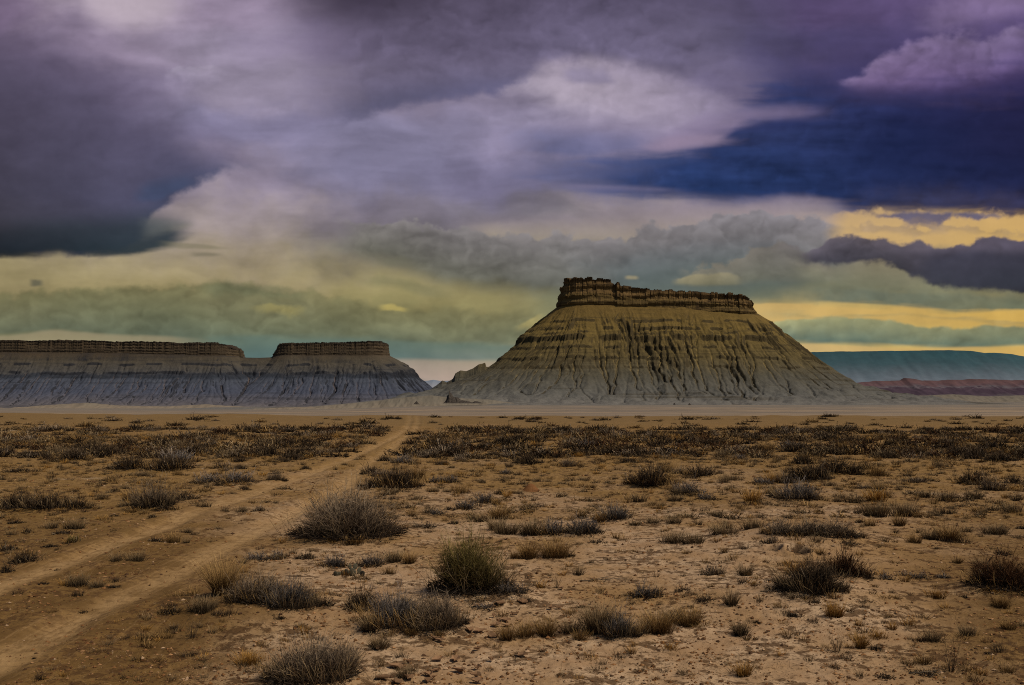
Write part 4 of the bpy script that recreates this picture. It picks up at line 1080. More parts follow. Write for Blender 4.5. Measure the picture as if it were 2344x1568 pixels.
# zone, x, foot y, width, height (enlargement units), kind, label
PLANTS = [
 # left part
 ('L', 90, 600, 210, 110, 'dark', 'dark bushy shrub at the left edge, first of a low row left of the track'),
 ('L', 265, 604, 210, 105, 'dark', 'dark bushy shrub in the middle of the row at the left edge'),
 ('L', 420, 596, 150, 85, 'dark', 'dark shrub at the right end of the row on the left edge'),
 ('L', 850, 592, 200, 175, 'sage', 'tall wispy brown shrub left of the track with thin upright twigs'),
 ('L', 1030, 545, 150, 55, 'dark', 'low dark shrub just right of the tall wispy brown one'),
 ('L', 930, 605, 140, 40, 'dark', 'flat dark shrub hugging the ground below the wispy brown one'),
 ('L', 1130, 590, 120, 50, 'greygrass', 'grey-tan grass clump beside the left wheel track'),
 ('L', 720, 378, 240, 80, 'dark', 'wide dark shrub, left half of a big thicket beyond the track'),
 ('L', 930, 385, 240, 85, 'dark', 'wide dark shrub, right half of a big thicket beyond the track'),
 ('L', 680, 375, 55, 42, 'gold', 'small golden grass tuft against the big dark thicket'),
 ('L', 1150, 455, 180, 62, 'grey', 'grey shrub left of the track, left of a touching pair'),
 ('L', 1300, 458, 190, 70, 'grey', 'grey shrub left of the track, right of a touching pair'),
 ('L', 1220, 372, 110, 40, 'dark', 'small black-looking shrub above the grey pair'),
 ('L', 1320, 374, 80, 32, 'dark', ''),
 ('L', 410, 328, 180, 60, 'dark', 'rounded dark green-black shrub far left, wider of two neighbours'),
 ('L', 265, 322, 95, 52, 'dark', 'rounded dark shrub far left, narrower of two neighbours'),
 ('L', 1460, 305, 180, 75, 'dark', 'dark domed shrub on the left bank where the track narrows'),
 ('L', 1620, 305, 160, 62, 'dark', 'dark shrub right beside the domed one near the narrowing track'),
 ('L', 940, 292, 150, 42, 'dark', ''), ('L', 110, 394, 170, 28, 'dark', ''), ('L', 330, 372, 50, 34, 'dark', ''),
 ('L', 130, 438, 60, 24, 'greygrass', ''), ('L', 310, 440, 50, 24, 'greygrass', ''), ('L', 600, 440, 80, 22, 'dark', ''), ('L', 800, 415, 130, 40, 'greygrass', ''),
 ('L', 980, 412, 70, 45, 'grass', ''), ('L', 1510, 435, 80, 55, 'sage', ''), ('L', 1350, 490, 70, 34, 'dark', ''), ('L', 1560, 440, 60, 26, 'dark', ''), ('L', 1690, 375, 60, 26, 'dark', ''),
 ('L', 1320, 335, 90, 40, 'dark', ''), ('L', 1570, 335, 100, 32, 'dark', ''), ('L', 640, 500, 60, 26, 'dark', ''), ('L', 420, 500, 44, 18, 'dark', ''), ('L', 560, 545, 110, 45, 'greygrass', ''),
 ('L', 690, 585, 130, 40, 'greygrass', ''),
 ('L', 1345, 615, 110, 42, 'greygrass', 'low greyish grass tuft on the strip between the wheel tracks, left of two'),
 ('L', 1430, 610, 90, 50, 'sage', 'low brownish sprig on the strip between the wheel tracks, right of two'),
 ('L', 960, 782, 110, 66, 'grass', 'tan grass tuft on the crown of the track with dark foot'),
 ('L', 860, 776, 90, 30, 'dark', 'low dark tuft at the left of the crown-of-track grasses'),
 ('L', 1045, 730, 70, 40, 'greygrass', 'small grey tuft at the upper right of the crown-of-track grasses'),
 ('L', 1025, 785, 60, 45, 'greygrass', ''), ('L', 1165, 780, 50, 20, 'greygrass', ''),
 ('L', 640, 888, 110, 62, 'greygrass', 'grey-tan grass tuft between the tracks, left of two side by side'),
 ('L', 755, 888, 120, 75, 'greygrass', 'grey-tan grass tuft between the tracks, right of two side by side'),
 ('L', 420, 1028, 170, 80, 'greygrass', 'ragged dark-footed grass clump between the tracks near the left edge'),
 ('L', 545, 1030, 120, 55, 'greygrass', 'smaller grass tuft touching the ragged clump between the tracks'),
 ('L', 240, 1014, 60, 20, 'dark', ''), ('L', 630, 1032, 70, 18, 'dark', ''),
 ('L', 140, 892, 160, 80, 'dark', 'dark shrub near the left edge below the grassy bank'),
 ('L', 30, 945, 90, 72, 'dark', 'dark shrub cut by the left edge of the view'),
 ('L', 290, 705, 90, 60, 'greygrass', ''), ('L', 400, 710, 130, 78, 'greygrass', 'feathery grey-tan grass clump on the left bank'),
 ('L', 410, 783, 100, 42, 'ephedra', 'low yellow-green plant on the left bank'),
 ('L', 130, 782, 100, 32, 'greygrass', ''), ('L', 350, 735, 120, 30, 'dark', ''), ('L', 155, 728, 60, 42, 'dark', ''), ('L', 60, 742, 90, 42, 'greygrass', ''), ('L', 30, 830, 120, 60, 'dark', ''),
 ('L', 280, 808, 100, 24, 'dark', ''), ('L', 90, 675, 80, 24, 'dark', ''), ('L', 460, 652, 40, 16, 'dark', ''), ('L', 630, 636, 50, 14, 'dark', ''), ('L', 845, 642, 36, 30, 'dark', ''),
 ('L', 1240, 1068, 150, 215, 'grass', 'tall tan grass rising behind the grey shrub mound by the track'),
 ('L', 1420, 1112, 300, 170, 'sage', 'grey twiggy shrub, left and taller part of the mound by the track'),
 ('L', 1620, 1150, 260, 185, 'grey', 'grey twiggy shrub, right part of the mound by the track'),
 ('L', 1785, 1134, 120, 70, 'dark', 'small dark shrub at the right end of the grey mound by the track'),
 ('L', 950, 1178, 130, 62, 'dark', 'dark tuft at the lower left tip of the grey shrub mound'),
 ('L', 1110, 1178, 180, 105, 'greygrass', 'dark-footed grass clump at the left side of the grey shrub mound'),
 ('L', 1430, 882, 130, 60, 'grey', 'grey tuft above the mound, left of two beside the right wheel track'),
 ('L', 1530, 872, 110, 62, 'grey', 'grey tuft above the mound, right of two beside the right wheel track'),
 ('L', 1350, 902, 80, 42, 'greygrass', ''), ('L', 1690, 872, 110, 30, 'dark', ''), ('L', 1610, 738, 44, 32, 'dark', ''),
 ('L', 1060, 1322, 150, 130, 'stalk', 'sparse straw-thin stalks spreading from one point below the grey mound'),
 ('L', 1340, 1332, 60, 50, 'stalk', ''), ('L', 295, 1168, 80, 28, 'grass', ''), ('L', 1545, 1205, 60, 28, 'dark', ''),
 ('L', 1740, 1560, 420, 235, 'sage', 'broad leafless brown bush at the bottom of the view, right of the track'),
 ('L', 1370, 1462, 190, 90, 'gold', 'thin yellowish sprigs on bare sand left of the bottom bush'),
 ('L', 1490, 1535, 130, 70, 'grass', 'faint tan sprigs just left of the bottom bush'),
 ('L', 320, 935, 40, 14, 'dark', ''), ('L', 450, 1172, 60, 18, 'dark', ''), ('L', 190, 1420, 20, 12, 'dark', ''),
 # middle part
 ('M', 310, 762, 545, 270, 'sage', 'largest grey-brown shrub, a dense round dome right beside the track'),
 ('M', 590, 488, 240, 125, 'dark', 'dark shrub up the right bank of the track, behind the largest shrub'),
 ('M', 450, 482, 170, 60, 'dark', 'low dark shrub at the left foot of the one on the right bank'),
 ('M', 430, 402, 110, 75, 'dark', 'dark wedge-shaped shrub at the track edge beyond the largest shrub'),
 ('M', 500, 420, 130, 60, 'sage', ''),
 ('M', 615, 342, 150, 52, 'grey', 'long grey shrub on the right bank, farthest of the group by the track'),
 ('M', 510, 330, 90, 45, 'dark', ''), ('M', 655, 238, 110, 50, 'dark', 'black-looking shrub at the right edge of the far track'),
 ('M', 850, 266, 180, 55, 'dark', ''), ('M', 1170, 238, 190, 48, 'dark', 'broad dark shrub in the far belt, right of the track'), ('M', 1250, 272, 95, 32, 'dark', ''), ('M', 950, 218, 70, 26, 'dark', ''),
 ('M', 1020, 228, 110, 28, 'dark', ''), ('M', 1300, 350, 170, 60, 'dark', 'dark rounded shrub right of centre in the middle distance, left of two'),
 ('M', 1520, 362, 120, 62, 'sage', 'brownish rounded shrub right of centre in the middle distance, right of two'), ('M', 1600, 298, 150, 52, 'dark', ''), ('M', 1740, 295, 210, 46, 'dark', ''), ('M', 1850, 340, 110, 50, 'dark', ''),
 ('M', 920, 330, 110, 40, 'sage', ''), ('M', 1000, 305, 60, 22, 'dark', ''), ('M', 1100, 300, 80, 26, 'dark', ''), ('M', 720, 305, 110, 40, 'sage', ''),
 ('M', 790, 448, 110, 50, 'grey', 'grey tuft shrub in a pair, left one, beyond the largest shrub'), ('M', 875, 448, 100, 58, 'grey', 'grey tuft shrub in a pair, right one, beyond the largest shrub'),
 ('M', 1180, 402, 75, 28, 'grey', ''), ('M', 1050, 358, 100, 20, 'greygrass', ''), ('M', 1410, 445, 60, 22, 'greygrass', ''), ('M', 1330, 442, 90, 22, 'greygrass', ''), ('M', 1600, 440, 120, 30, 'greygrass', ''),
 ('M', 780, 502, 90, 38, 'greygrass', ''), ('M', 850, 502, 70, 30, 'greygrass', ''), ('M', 690, 548, 150, 40, 'greygrass', ''), ('M', 1040, 450, 50, 20, 'dark', ''), ('M', 985, 470, 50, 26, 'grass', ''), ('M', 1135, 430, 40, 18, 'grass', ''),
 ('M', 960, 600, 130, 85, 'grey', 'grey shrub with feathery top, lower left of a trio right of the largest shrub'), ('M', 865, 602, 60, 32, 'dark', ''),
 ('M', 1050, 562, 140, 72, 'grey', 'grey shrub, middle of a trio right of the largest shrub'), ('M', 1140, 515, 60, 36, 'dark', ''), ('M', 1185, 535, 66, 55, 'gold', 'orange-tan grass tuft at the right end of the grey trio'),
 ('M', 660, 638, 66, 55, 'grass', ''), ('M', 740, 620, 90, 48, 'greygrass', ''), ('M', 800, 630, 90, 52, 'grey', 'small grey shrub leaning right, next to the largest shrub'),
 ('M', 1040, 668, 130, 62, 'greygrass', 'grey grass tuft on open sand right of the largest shrub'), ('M', 895, 680, 70, 30, 'dark', ''), ('M', 730, 700, 120, 45, 'sage', ''), ('M', 620, 705, 60, 40, 'grass', ''),
 ('M', 1180, 738, 190, 85, 'greygrass', 'grey-tan grass clump at the left end of the long row in the centre'),
 ('M', 1320, 745, 150, 112, 'greygrass', 'tall grey-tan grass clump, second from the left in the long centre row'),
 ('M', 1440, 738, 160, 112, 'grey', 'grey shrub in the middle of the long centre row'), ('M', 1600, 742, 200, 95, 'grey', 'wide grey shrub at the right end of the long centre row'), ('M', 1690, 785, 90, 30, 'dark', ''),
 ('M', 1310, 872, 140, 110, 'grass', 'tan grass clump with black foot, left half of the arched pair in the centre'),
 ('M', 1450, 872, 180, 125, 'grass', 'tan grass clump with black foot, right half of the arched pair in the centre'), ('M', 1235, 872, 80, 70, 'grass', ''), ('M', 1525, 860, 70, 40, 'dark', ''),
 ('M', 1770, 658, 180, 90, 'grey', 'grey spiky shrub right of centre, alone above the arched grass'),
 ('M', 985, 1072, 430, 270, 'ephedra', 'green-yellow upright bush in the centre foreground'),
 ('M', 560, 1262, 320, 200, 'grey', 'silver-grey leafless shrub, left half of the big tangle in the foreground'),
 ('M', 790, 1268, 320, 190, 'sage', 'silver-brown leafless shrub, right half of the big tangle in the foreground'),
 ('M', 390, 1160, 190, 150, 'dark', 'dark dense shrub at the upper left of the foreground tangle'),
 ('M', 425, 1280, 120, 110, 'greygrass', 'dry grass at the lower left of the foreground tangle'),
 ('M', 530, 1315, 120, 52, 'grass', 'orange-tan short grass along the front of the foreground tangle'), ('M', 800, 1315, 60, 60, 'grass', ''), ('M', 650, 1300, 100, 60, 'grass', ''),
 ('M', 1200, 1080, 200, 66, 'grey', 'low grey twigs spreading right from the green-yellow bush'), ('M', 1290, 1110, 90, 40, 'sage', ''), ('M', 1060, 1155, 140, 42, 'grey', 'flat grey dead twigs right of the foreground tangle'),
 ('M', 1175, 1325, 110, 110, 'grass', 'tan grass tuft standing apart at the left of the big right-hand grass bed'),
 ('M', 1285, 1312, 130, 110, 'grass', 'tan grass clump with dark foot, second in the big right-hand grass bed'),
 ('M', 1410, 1305, 150, 125, 'grass', 'tan grass clump in the middle of the big right-hand grass bed'), ('M', 1530, 1290, 120, 100, 'greygrass', ''), ('M', 1590, 1325, 110, 80, 'grass', ''),
 ('M', 1690, 1300, 190, 190, 'greygrass', 'tallest grey-tan grass clump of the big right-hand grass bed'),
 ('M', 1820, 1305, 210, 175, 'grey', 'grey shrub mixed with grass in the big right-hand grass bed'),
 ('M', 70, 868, 110, 42, 'dark', ''), ('M', 230, 918, 150, 95, 'grey', 'grey tuft behind the prickly pear, below the largest shrub'), ('M', 430, 912, 140, 105, 'grey', 'grey shrub below the largest shrub, middle of three tufts'),
 ('M', 560, 895, 150, 85, 'greygrass', 'grey-tan tuft below the largest shrub, right of three tufts'), ('M', 640, 900, 90, 85, 'grass', 'tan grass at the right end of the tufts below the largest shrub'), ('M', 330, 800, 180, 60, 'grass', 'short tan grass right under the largest shrub'),
 ('M', 915, 740, 44, 28, 'grass', ''), ('M', 950, 800, 50, 40, 'grass', ''), ('M', 1368, 1036, 60, 60, 'gold', 'small golden tuft with dark foot right of the green-yellow bush'), ('M', 450, 1355, 66, 44, 'dark', ''), ('M', 1215, 1412, 44, 34, 'gold', ''),
 ('M', 660, 1496, 50, 24, 'dark', ''), ('M', 1860, 1392, 90, 56, 'stalk', ''), ('M', 1600, 645, 66, 66, 'grass', ''), ('M', 1460, 1032, 50, 75, 'stalk', ''), ('M', 490, 1468, 60, 62, 'stalk', ''), ('M', 1785, 760, 60, 44, 'grass', ''), ('M', 230, 1300, 100, 34, 'stalk', ''), ('M', 940, 1440, 40, 30, 'stalk', ''),
 # right part
 ('R', 150, 472, 230, 135, 'dark', 'dark brown bush with upright twigs, right of the butte foot line'),
 ('R', 45, 455, 130, 80, 'sage', 'brown twiggy shrub at the left side of the dark brown bush'), ('R', 290, 400, 90, 50, 'sage', ''),
 ('R', 390, 415, 170, 66, 'dark', 'dark feathery shrub right of the dark brown bush'), ('R', 330, 514, 180, 62, 'grey', 'blue-grey low shrub below the dark brown bush'), ('R', 440, 545, 140, 45, 'grey', ''), ('R', 260, 555, 110, 50, 'greygrass', ''),
 ('R', 60, 560, 130, 60, 'greygrass', ''), ('R', 600, 440, 160, 45, 'greygrass', ''), ('R', 560, 492, 80, 30, 'greygrass', ''), ('R', 740, 460, 130, 40, 'grey', ''), ('R', 460, 455, 70, 26, 'grass', ''),
 ('R', 690, 565, 125, 95, 'gold', 'bright straw-yellow grass tuft in the middle distance on the right'),
 ('R', 960, 348, 150, 62, 'dark', 'dark shrub at the top of the tall heap right of the straw-yellow tuft'), ('R', 1010, 440, 220, 110, 'dark', 'dark shrub forming the middle of the tall heap on the right'),
 ('R', 1130, 400, 190, 95, 'dark', 'dark shrub on the right shoulder of the tall heap'), ('R', 910, 548, 240, 105, 'grey', 'wide grey shrub at the foot of the tall heap'), ('R', 1240, 405, 130, 85, 'dark', ''), ('R', 1320, 375, 100, 42, 'dark', ''), ('R', 880, 450, 110, 70, 'sage', ''),
 ('R', 1110, 470, 120, 40, 'greygrass', ''),
 ('R', 1915, 460, 160, 120, 'dark', 'very dark round bush near the right edge'), ('R', 2020, 492, 130, 120, 'sage', 'brown twiggy shrub touching the very dark round bush'), ('R', 2140, 455, 120, 52, 'dark', 'dark low shrub at the right edge level with the round bush'),
 ('R', 1820, 285, 180, 48, 'dark', ''), ('R', 1900, 225, 110, 42, 'dark', ''), ('R', 2060, 335, 190, 52, 'dark', 'dark long shrub in the far belt near the right edge'), ('R', 1440, 315, 150, 48, 'dark', ''), ('R', 1610, 298, 170, 52, 'dark', ''), ('R', 1750, 365, 140, 34, 'greygrass', ''),
 ('R', 1580, 450, 130, 36, 'sage', ''), ('R', 1320, 485, 90, 26, 'sage', ''), ('R', 760, 290, 90, 32, 'dark', ''), ('R', 470, 245, 220, 45, 'dark', ''), ('R', 690, 212, 140, 34, 'dark', ''), ('R', 860, 270, 80, 34, 'dark', ''),
 ('R', 1380, 640, 180, 95, 'greygrass', 'grey-tan grass clump, left and taller part of the wide grass bank on the right'), ('R', 1530, 640, 190, 95, 'greygrass', 'grey-tan grass clump, right part of the wide grass bank on the right'), ('R', 1500, 690, 70, 85, 'grass', ''), ('R', 1600, 645, 80, 55, 'grass', ''),
 ('R', 1250, 565, 140, 62, 'greygrass', ''), ('R', 1070, 625, 100, 34, 'grass', ''), ('R', 1160, 560, 90, 50, 'greygrass', ''), ('R', 1430, 535, 130, 52, 'greygrass', ''), ('R', 1640, 535, 150, 55, 'greygrass', ''), ('R', 1760, 555, 130, 72, 'greygrass', ''), ('R', 1920, 545, 160, 66, 'greygrass', ''),
 ('R', 2130, 618, 130, 66, 'greygrass', ''), ('R', 2150, 548, 90, 48, 'greygrass', ''), ('R', 1740, 620, 130, 45, 'greygrass', ''), ('R', 930, 615, 80, 30, 'grass', ''), ('R', 1960, 625, 80, 26, 'grass', ''),
 ('R', 1345, 690, 90, 55, 'grass', 'small round tuft with orange centre below the wide grass bank'), ('R', 1290, 672, 60, 30, 'dark', ''),
 ('R', 870, 745, 220, 85, 'sage', 'grey-brown shrub on the left of the sandy hummock with burrows'), ('R', 1010, 745, 200, 105, 'sage', 'grey-brown shrub on top of the sandy hummock with burrows'), ('R', 1160, 755, 220, 100, 'sage', 'grey-brown shrub on the right of the sandy hummock with burrows'),
 ('R', 790, 785, 110, 50, 'sage', ''), ('R', 1040, 785, 120, 45, 'greygrass', ''), ('R', 1220, 800, 110, 45, 'dark', ''), ('R', 1300, 760, 90, 45, 'greygrass', ''), ('R', 970, 680, 90, 66, 'grass', ''),
 ('R', 250, 788, 150, 85, 'greygrass', 'pale grey-tan grass clump at the left end of the row under the straw-yellow tuft'), ('R', 370, 792, 150, 75, 'greygrass', 'pale grey-tan grass clump right after the left end of that row'), ('R', 540, 742, 220, 75, 'greygrass', 'wide grey-tan grass clump in the middle of the row on the right'), ('R', 690, 712, 180, 72, 'greygrass', 'grey-tan grass clump at the right end of the row on the right'),
 ('R', 260, 680, 130, 60, 'greygrass', ''), ('R', 390, 685, 80, 40, 'greygrass', ''), ('R', 490, 640, 150, 45, 'greygrass', ''), ('R', 130, 680, 130, 50, 'greygrass', ''), ('R', 360, 610, 60, 36, 'grass', ''), ('R', 170, 620, 50, 34, 'gold', ''), ('R', 40, 690, 90, 50, 'greygrass', ''), ('R', 670, 595, 60, 20, 'greygrass', ''),
 ('R', 1680, 768, 150, 75, 'greygrass', 'dark-footed grass clump on the right, left of a touching pair'), ('R', 1785, 778, 140, 115, 'grass', 'taller tan grass clump on the right, right of a touching pair'), ('R', 1580, 785, 90, 66, 'grass', ''), ('R', 1880, 725, 90, 50, 'greygrass', ''), ('R', 2050, 742, 230, 72, 'greygrass', 'wide grey-tan grass clump near the right edge'), ('R', 2180, 705, 60, 30, 'dark', ''),
 ('R', 470, 965, 130, 85, 'sage', 'small spiky grey shrub alone on open sand, right of centre'), ('R', 540, 838, 50, 50, 'grass', ''), ('R', 715, 765, 60, 26, 'grass', ''), ('R', 210, 885, 70, 26, 'grass', ''), ('R', 160, 975, 80, 50, 'stalk', ''),
 ('R', 1010, 1062, 330, 195, 'dark', 'large dark shrub on the right with grass poking from its left side'), ('R', 1215, 972, 240, 122, 'red', 'reddish-brown shrub on the right shoulder of the large dark shrub'),
 ('R', 925, 975, 130, 112, 'gold', 'orange-tan grass rising at the left of the large dark shrub'), ('R', 1195, 1062, 90, 66, 'greygrass', 'grass tuft at the right foot of the large dark shrub'), ('R', 850, 1055, 150, 60, 'dark', 'low dark twigs spreading left from the large dark shrub'), ('R', 1060, 850, 90, 50, 'grass', ''), ('R', 1320, 980, 90, 50, 'red', ''),
 ('R', 1435, 985, 110, 45, 'grey', 'low grey-mauve mat at the left of the flat row right of the large dark shrub'), ('R', 1600, 980, 110, 48, 'grey', 'low grey-mauve mat in the middle of the flat row on the right'), ('R', 1745, 978, 90, 34, 'grey', ''), ('R', 1520, 970, 80, 40, 'grey', ''),
 ('R', 2070, 1055, 330, 165, 'red', 'red-brown vase-shaped bush at the right edge with pale bare stems'), ('R', 2068, 1145, 120, 85, 'grass', 'tan tuft just below the red-brown bush at the right edge'),
 ('R', 2070, 850, 105, 48, 'dark', 'small dark domed tuft alone above the red-brown bush'), ('R', 1830, 895, 70, 52, 'grass', 'small tan tuft with dark foot left of the red-brown bush'),
 ('R', 1137, 1198, 110, 105, 'gold', 'bright yellow-tan upright grass tuft below the large dark shrub'), ('R', 1220, 1165, 80, 36, 'grass', ''), ('R', 1705, 1092, 120, 66, 'gold', 'yellow-tan tuft between the large dark shrub and the red-brown bush'),
 ('R', 1345, 1115, 60, 40, 'stalk', ''), ('R', 1045, 1115, 50, 30, 'dark', ''), ('R', 1455, 1060, 70, 40, 'stalk', ''), ('R', 1560, 1075, 50, 30, 'stalk', ''), ('R', 1860, 1085, 40, 26, 'dark', ''),
 ('R', 580, 1135, 110, 105, 'greygrass', 'upright grey-tan grass tuft with black foot right of the big grass bed'), ('R', 430, 1115, 120, 55, 'dark', 'low dark twigs left of the black-footed upright tuft'), ('R', 310, 1055, 90, 42, 'dark', 'small dark tuft above the big grass bed'), ('R', 100, 1092, 170, 85, 'grey', 'grey-brown shrub on the top of the big grass bed'),
 ('R', 160, 1300, 200, 150, 'grass', 'tan grass clump with black foot in the right half of the big grass bed'), ('R', 340, 1245, 170, 120, 'grass', 'tan grass clump at the right end of the big grass bed'), ('R', 40, 1305, 110, 90, 'grass', ''), ('R', 250, 1230, 130, 95, 'greygrass', ''),
 ('R', 920, 1192, 90, 34, 'dark', ''), ('R', 940, 1305, 50, 62, 'stalk', ''), ('R', 720, 990, 100, 36, 'grass', ''), ('R', 660, 1320, 40, 26, 'grass', ''), ('R', 715, 1315, 70, 34, 'stalk', ''), ('R', 715, 1225, 36, 26, 'dark', ''), ('R', 820, 1300, 36, 24, 'stalk', ''),
 ('R', 1160, 1395, 160, 130, 'stalk', 'sparse dark-based stalks left of a yellow tuft near the bottom right'), ('R', 1295, 1368, 80, 110, 'gold', 'tall yellow tuft in the group near the bottom right'), ('R', 1385, 1318, 110, 62, 'gold', 'short yellow tuft at the right of the group near the bottom right'), ('R', 1465, 1260, 80, 52, 'gold', ''), ('R', 1370, 1375, 80, 40, 'dark', ''), ('R', 1440, 1195, 40, 36, 'grass', ''), ('R', 1280, 1245, 70, 50, 'gold', ''),
 ('R', 1690, 1338, 145, 82, 'greygrass', 'grey-tan tuft with dark foot near the lower right, left of two'), ('R', 1885, 1304, 140, 72, 'greygrass', 'grey-tan tuft with dark foot near the lower right, right of two'), ('R', 2110, 1268, 105, 72, 'grass', 'tan tuft close to the right edge near the bottom'),
 ('R', 650, 1525, 115, 92, 'gold', 'bright yellow-tan tuft alone at the bottom of the view'), ('R', 1790, 1505, 190, 195, 'stalk', 'tall sparse branching stalks near the bottom right corner'), ('R', 1640, 1520, 160, 34, 'dark', ''), ('R', 1420, 1535, 110, 30, 'dark', ''),
 ('R', 70, 1498, 110, 45, 'stalk', ''), ('R', 20, 1400, 66, 46, 'stalk', ''), ('R', 2000, 1400, 50, 20, 'dark', ''), ('R', 890, 1555, 40, 18, 'dark', ''),
]

FALL = {  # shared labels for plants nothing sets apart: kind -> (name, category, near label, far label)
    'shrub': ('shrub', 'shrub', 'small low dark twiggy shrub scattered on the open sand', 'low dark shrub in the dense belt of scrub across the far flat'),
    'grass': ('grass_tuft', 'grass tuft', 'small dry grass tuft scattered on the open sand', 'small dry grass tuft among the scrub of the far flat'),
    'stalk': ('dry_stalks', 'dry plant', 'few thin dry stalks sprouting from bare sand', 'few thin dry stalks sprouting from bare sand'),
}
CLS = {'sage': 'shrub', 'grey': 'shrub', 'dark': 'shrub', 'ephedra': 'shrub', 'red': 'shrub', 'grass': 'grass', 'greygrass': 'grass', 'gold': 'grass', 'stalk': 'stalk'}
NAME = {'sage': 'sagebrush', 'grey': 'saltbush', 'dark': 'shrub', 'ephedra': 'green_bush', 'red': 'greasewood', 'grass': 'grass_tuft', 'greygrass': 'grass_tuft', 'gold': 'grass_tuft', 'stalk': 'dry_stalks'}

# sand heaped under the bigger plants
_pl = []
for zn, zx_, zy_, zw, zh, kind, lab in PLANTS:
    _pl.append((ZONE[zn] + zx_ * ZK, 918.8 + zy_ * ZK, zw * ZK, zh * ZK, kind, lab))
for px, py, pw, ph, kind, lab in _pl:
    if lab and pw > 70 and CLS[kind] == 'shrub':
        x, y, z = at(px, py)
        MOUNDS.append((x, y + 0.1, 0.75 * pw * y / F, min(0.10, 0.14 * pw * y / F)))
for px, py, rr, hh in ((1850, 1245, 1.3, 0.16), (570, 1395, 1.0, 0.12), (1880, 1360, 1.0, 0.10)):
    x, y, z = at(px, py); MOUNDS.append((x, y, rr, hh))

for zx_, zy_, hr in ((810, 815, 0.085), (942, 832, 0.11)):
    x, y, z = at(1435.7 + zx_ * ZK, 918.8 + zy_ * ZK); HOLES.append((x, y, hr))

VARI = {}


def variant(kind, far, i, asp):
    """shared unit-width plant meshes for the middle and far distance"""
    key = (kind, far, i, asp)
    if key in VARI: return VARI[key]
    sd = hash((kind, i, far)) % 9973 if False else (sum(map(ord, kind)) * 31 + i * 7 + far * 101 + int(asp * 10)) % 9973
    if CLS[kind] == 'shrub':
        br, tg = shrub_meshes(1.0, asp, 130 if far else 320, kind, sd, 0.024 if far else 0.012, 0.15)
        tg.put(np.concatenate(br.V), np.concatenate(br.F), np.concatenate(br.C)); me = tg.mesh('shrub')
    else:
        me = grass_acc(1.0, asp, 110 if far else 240, kind, sd, 0.020 if far else 0.012).mesh('grass_tuft')
    me.materials.append(plant_mat); VARI[key] = me
    return me


N_KIND = {}
FOOT = []


def plant(px, py, pw, ph, kind, lab, seed, pos=None):
    x, y, z = at(px, py) if pos is None else pos
    if pos is None:                       # the survey point is the near foot: the middle stands half a plant further back
        k_ = 1 + 0.32 * pw / F; x, y = x * k_, y * k_; z = float(ground_z(x, y)); pw, ph = pw / k_, ph / k_
    w = pw * y / F; h = ph * y / F
    if CLS[kind] == 'shrub' and y < 26: w *= 1.12; h *= 1.08
    FOOT.append((x, y, w * 0.5))
    w1 = pw / 2.288; h1 = ph / 2.288
    cls = CLS[kind]
    fb = FALL[cls]; zone = 2 if y < 26 else 3
    name = NAME[kind] if lab else fb[0]
    label = lab or fb[zone]; group = None if lab else ({'shrub': 'shrubs', 'grass': 'grass tufts', 'stalk': 'dry stalks'}[cls] + (' on the open sand' if zone == 2 or cls == 'stalk' else ' of the far flat'))
    rz = (seed * 2.399) % 6.283
    own = y < 19 or (lab and y < 26)
    pxm = y / 995.0                                   # metres per picture pixel here
    if cls == 'stalk':
        o = obj(name, stalk_acc(w, h, int(6 + w1 * 0.35), kind, seed, max(0.0035, 0.45 * pxm)).mesh('dry_stalks'), plant_mat, None, (x, y, z), 0)
    elif own and cls == 'shrub':
        N = int(np.clip(w1 * h1 * (0.38 if kind == 'ephedra' else 0.55), 90, 1900))
        br, tg = shrub_meshes(w, h, N, kind, seed, max(0.0032, 0.40 * pxm), 0.12, 0.9 if kind == 'ephedra' else (0.5 if kind == 'red' else 0.0), 0.12 if kind in ('ephedra', 'red') or w1 > 80 else 0.4)
        if lab and w1 > 26:
            o = bpy.data.objects.new(name, None); COL.objects.link(o); o.location = (x, y, z); o.rotation_euler = (0, 0, 0); o.empty_display_size = 0.1
            obj('branches', br.mesh('branches'), plant_mat, o); obj('twigs', tg.mesh('twigs'), plant_mat, o)
        else:
            tg.put(np.concatenate(br.V), np.concatenate(br.F), np.concatenate(br.C))
            o = obj(name, tg.mesh(name), plant_mat, None, (x, y, z), 0)
    elif own:
        N = int(np.clip(w1 * h1 * 0.9, 60, 1300))
        o = obj(name, grass_acc(w, h, N, kind, seed, max(0.003, 0.42 * pxm)).mesh('grass_tuft'), plant_mat, None, (x, y, z), 0)
    else:
        asp = 0.3 if h / w < 0.42 else (0.55 if h / w < 0.75 else 0.9)
        me = variant(kind, int(y > 38), seed % (5 if y < 38 else 7), asp)
        o = obj(name, me, plant_mat, None, (x, y, z - 0.01), rz, (w, w, h / asp))
    tag(o, label, {'shrub': 'shrub', 'grass': 'grass tuft', 'stalk': 'dry plant'}[cls], group)
    N_KIND[cls] = N_KIND.get(cls, 0) + 1
    return o


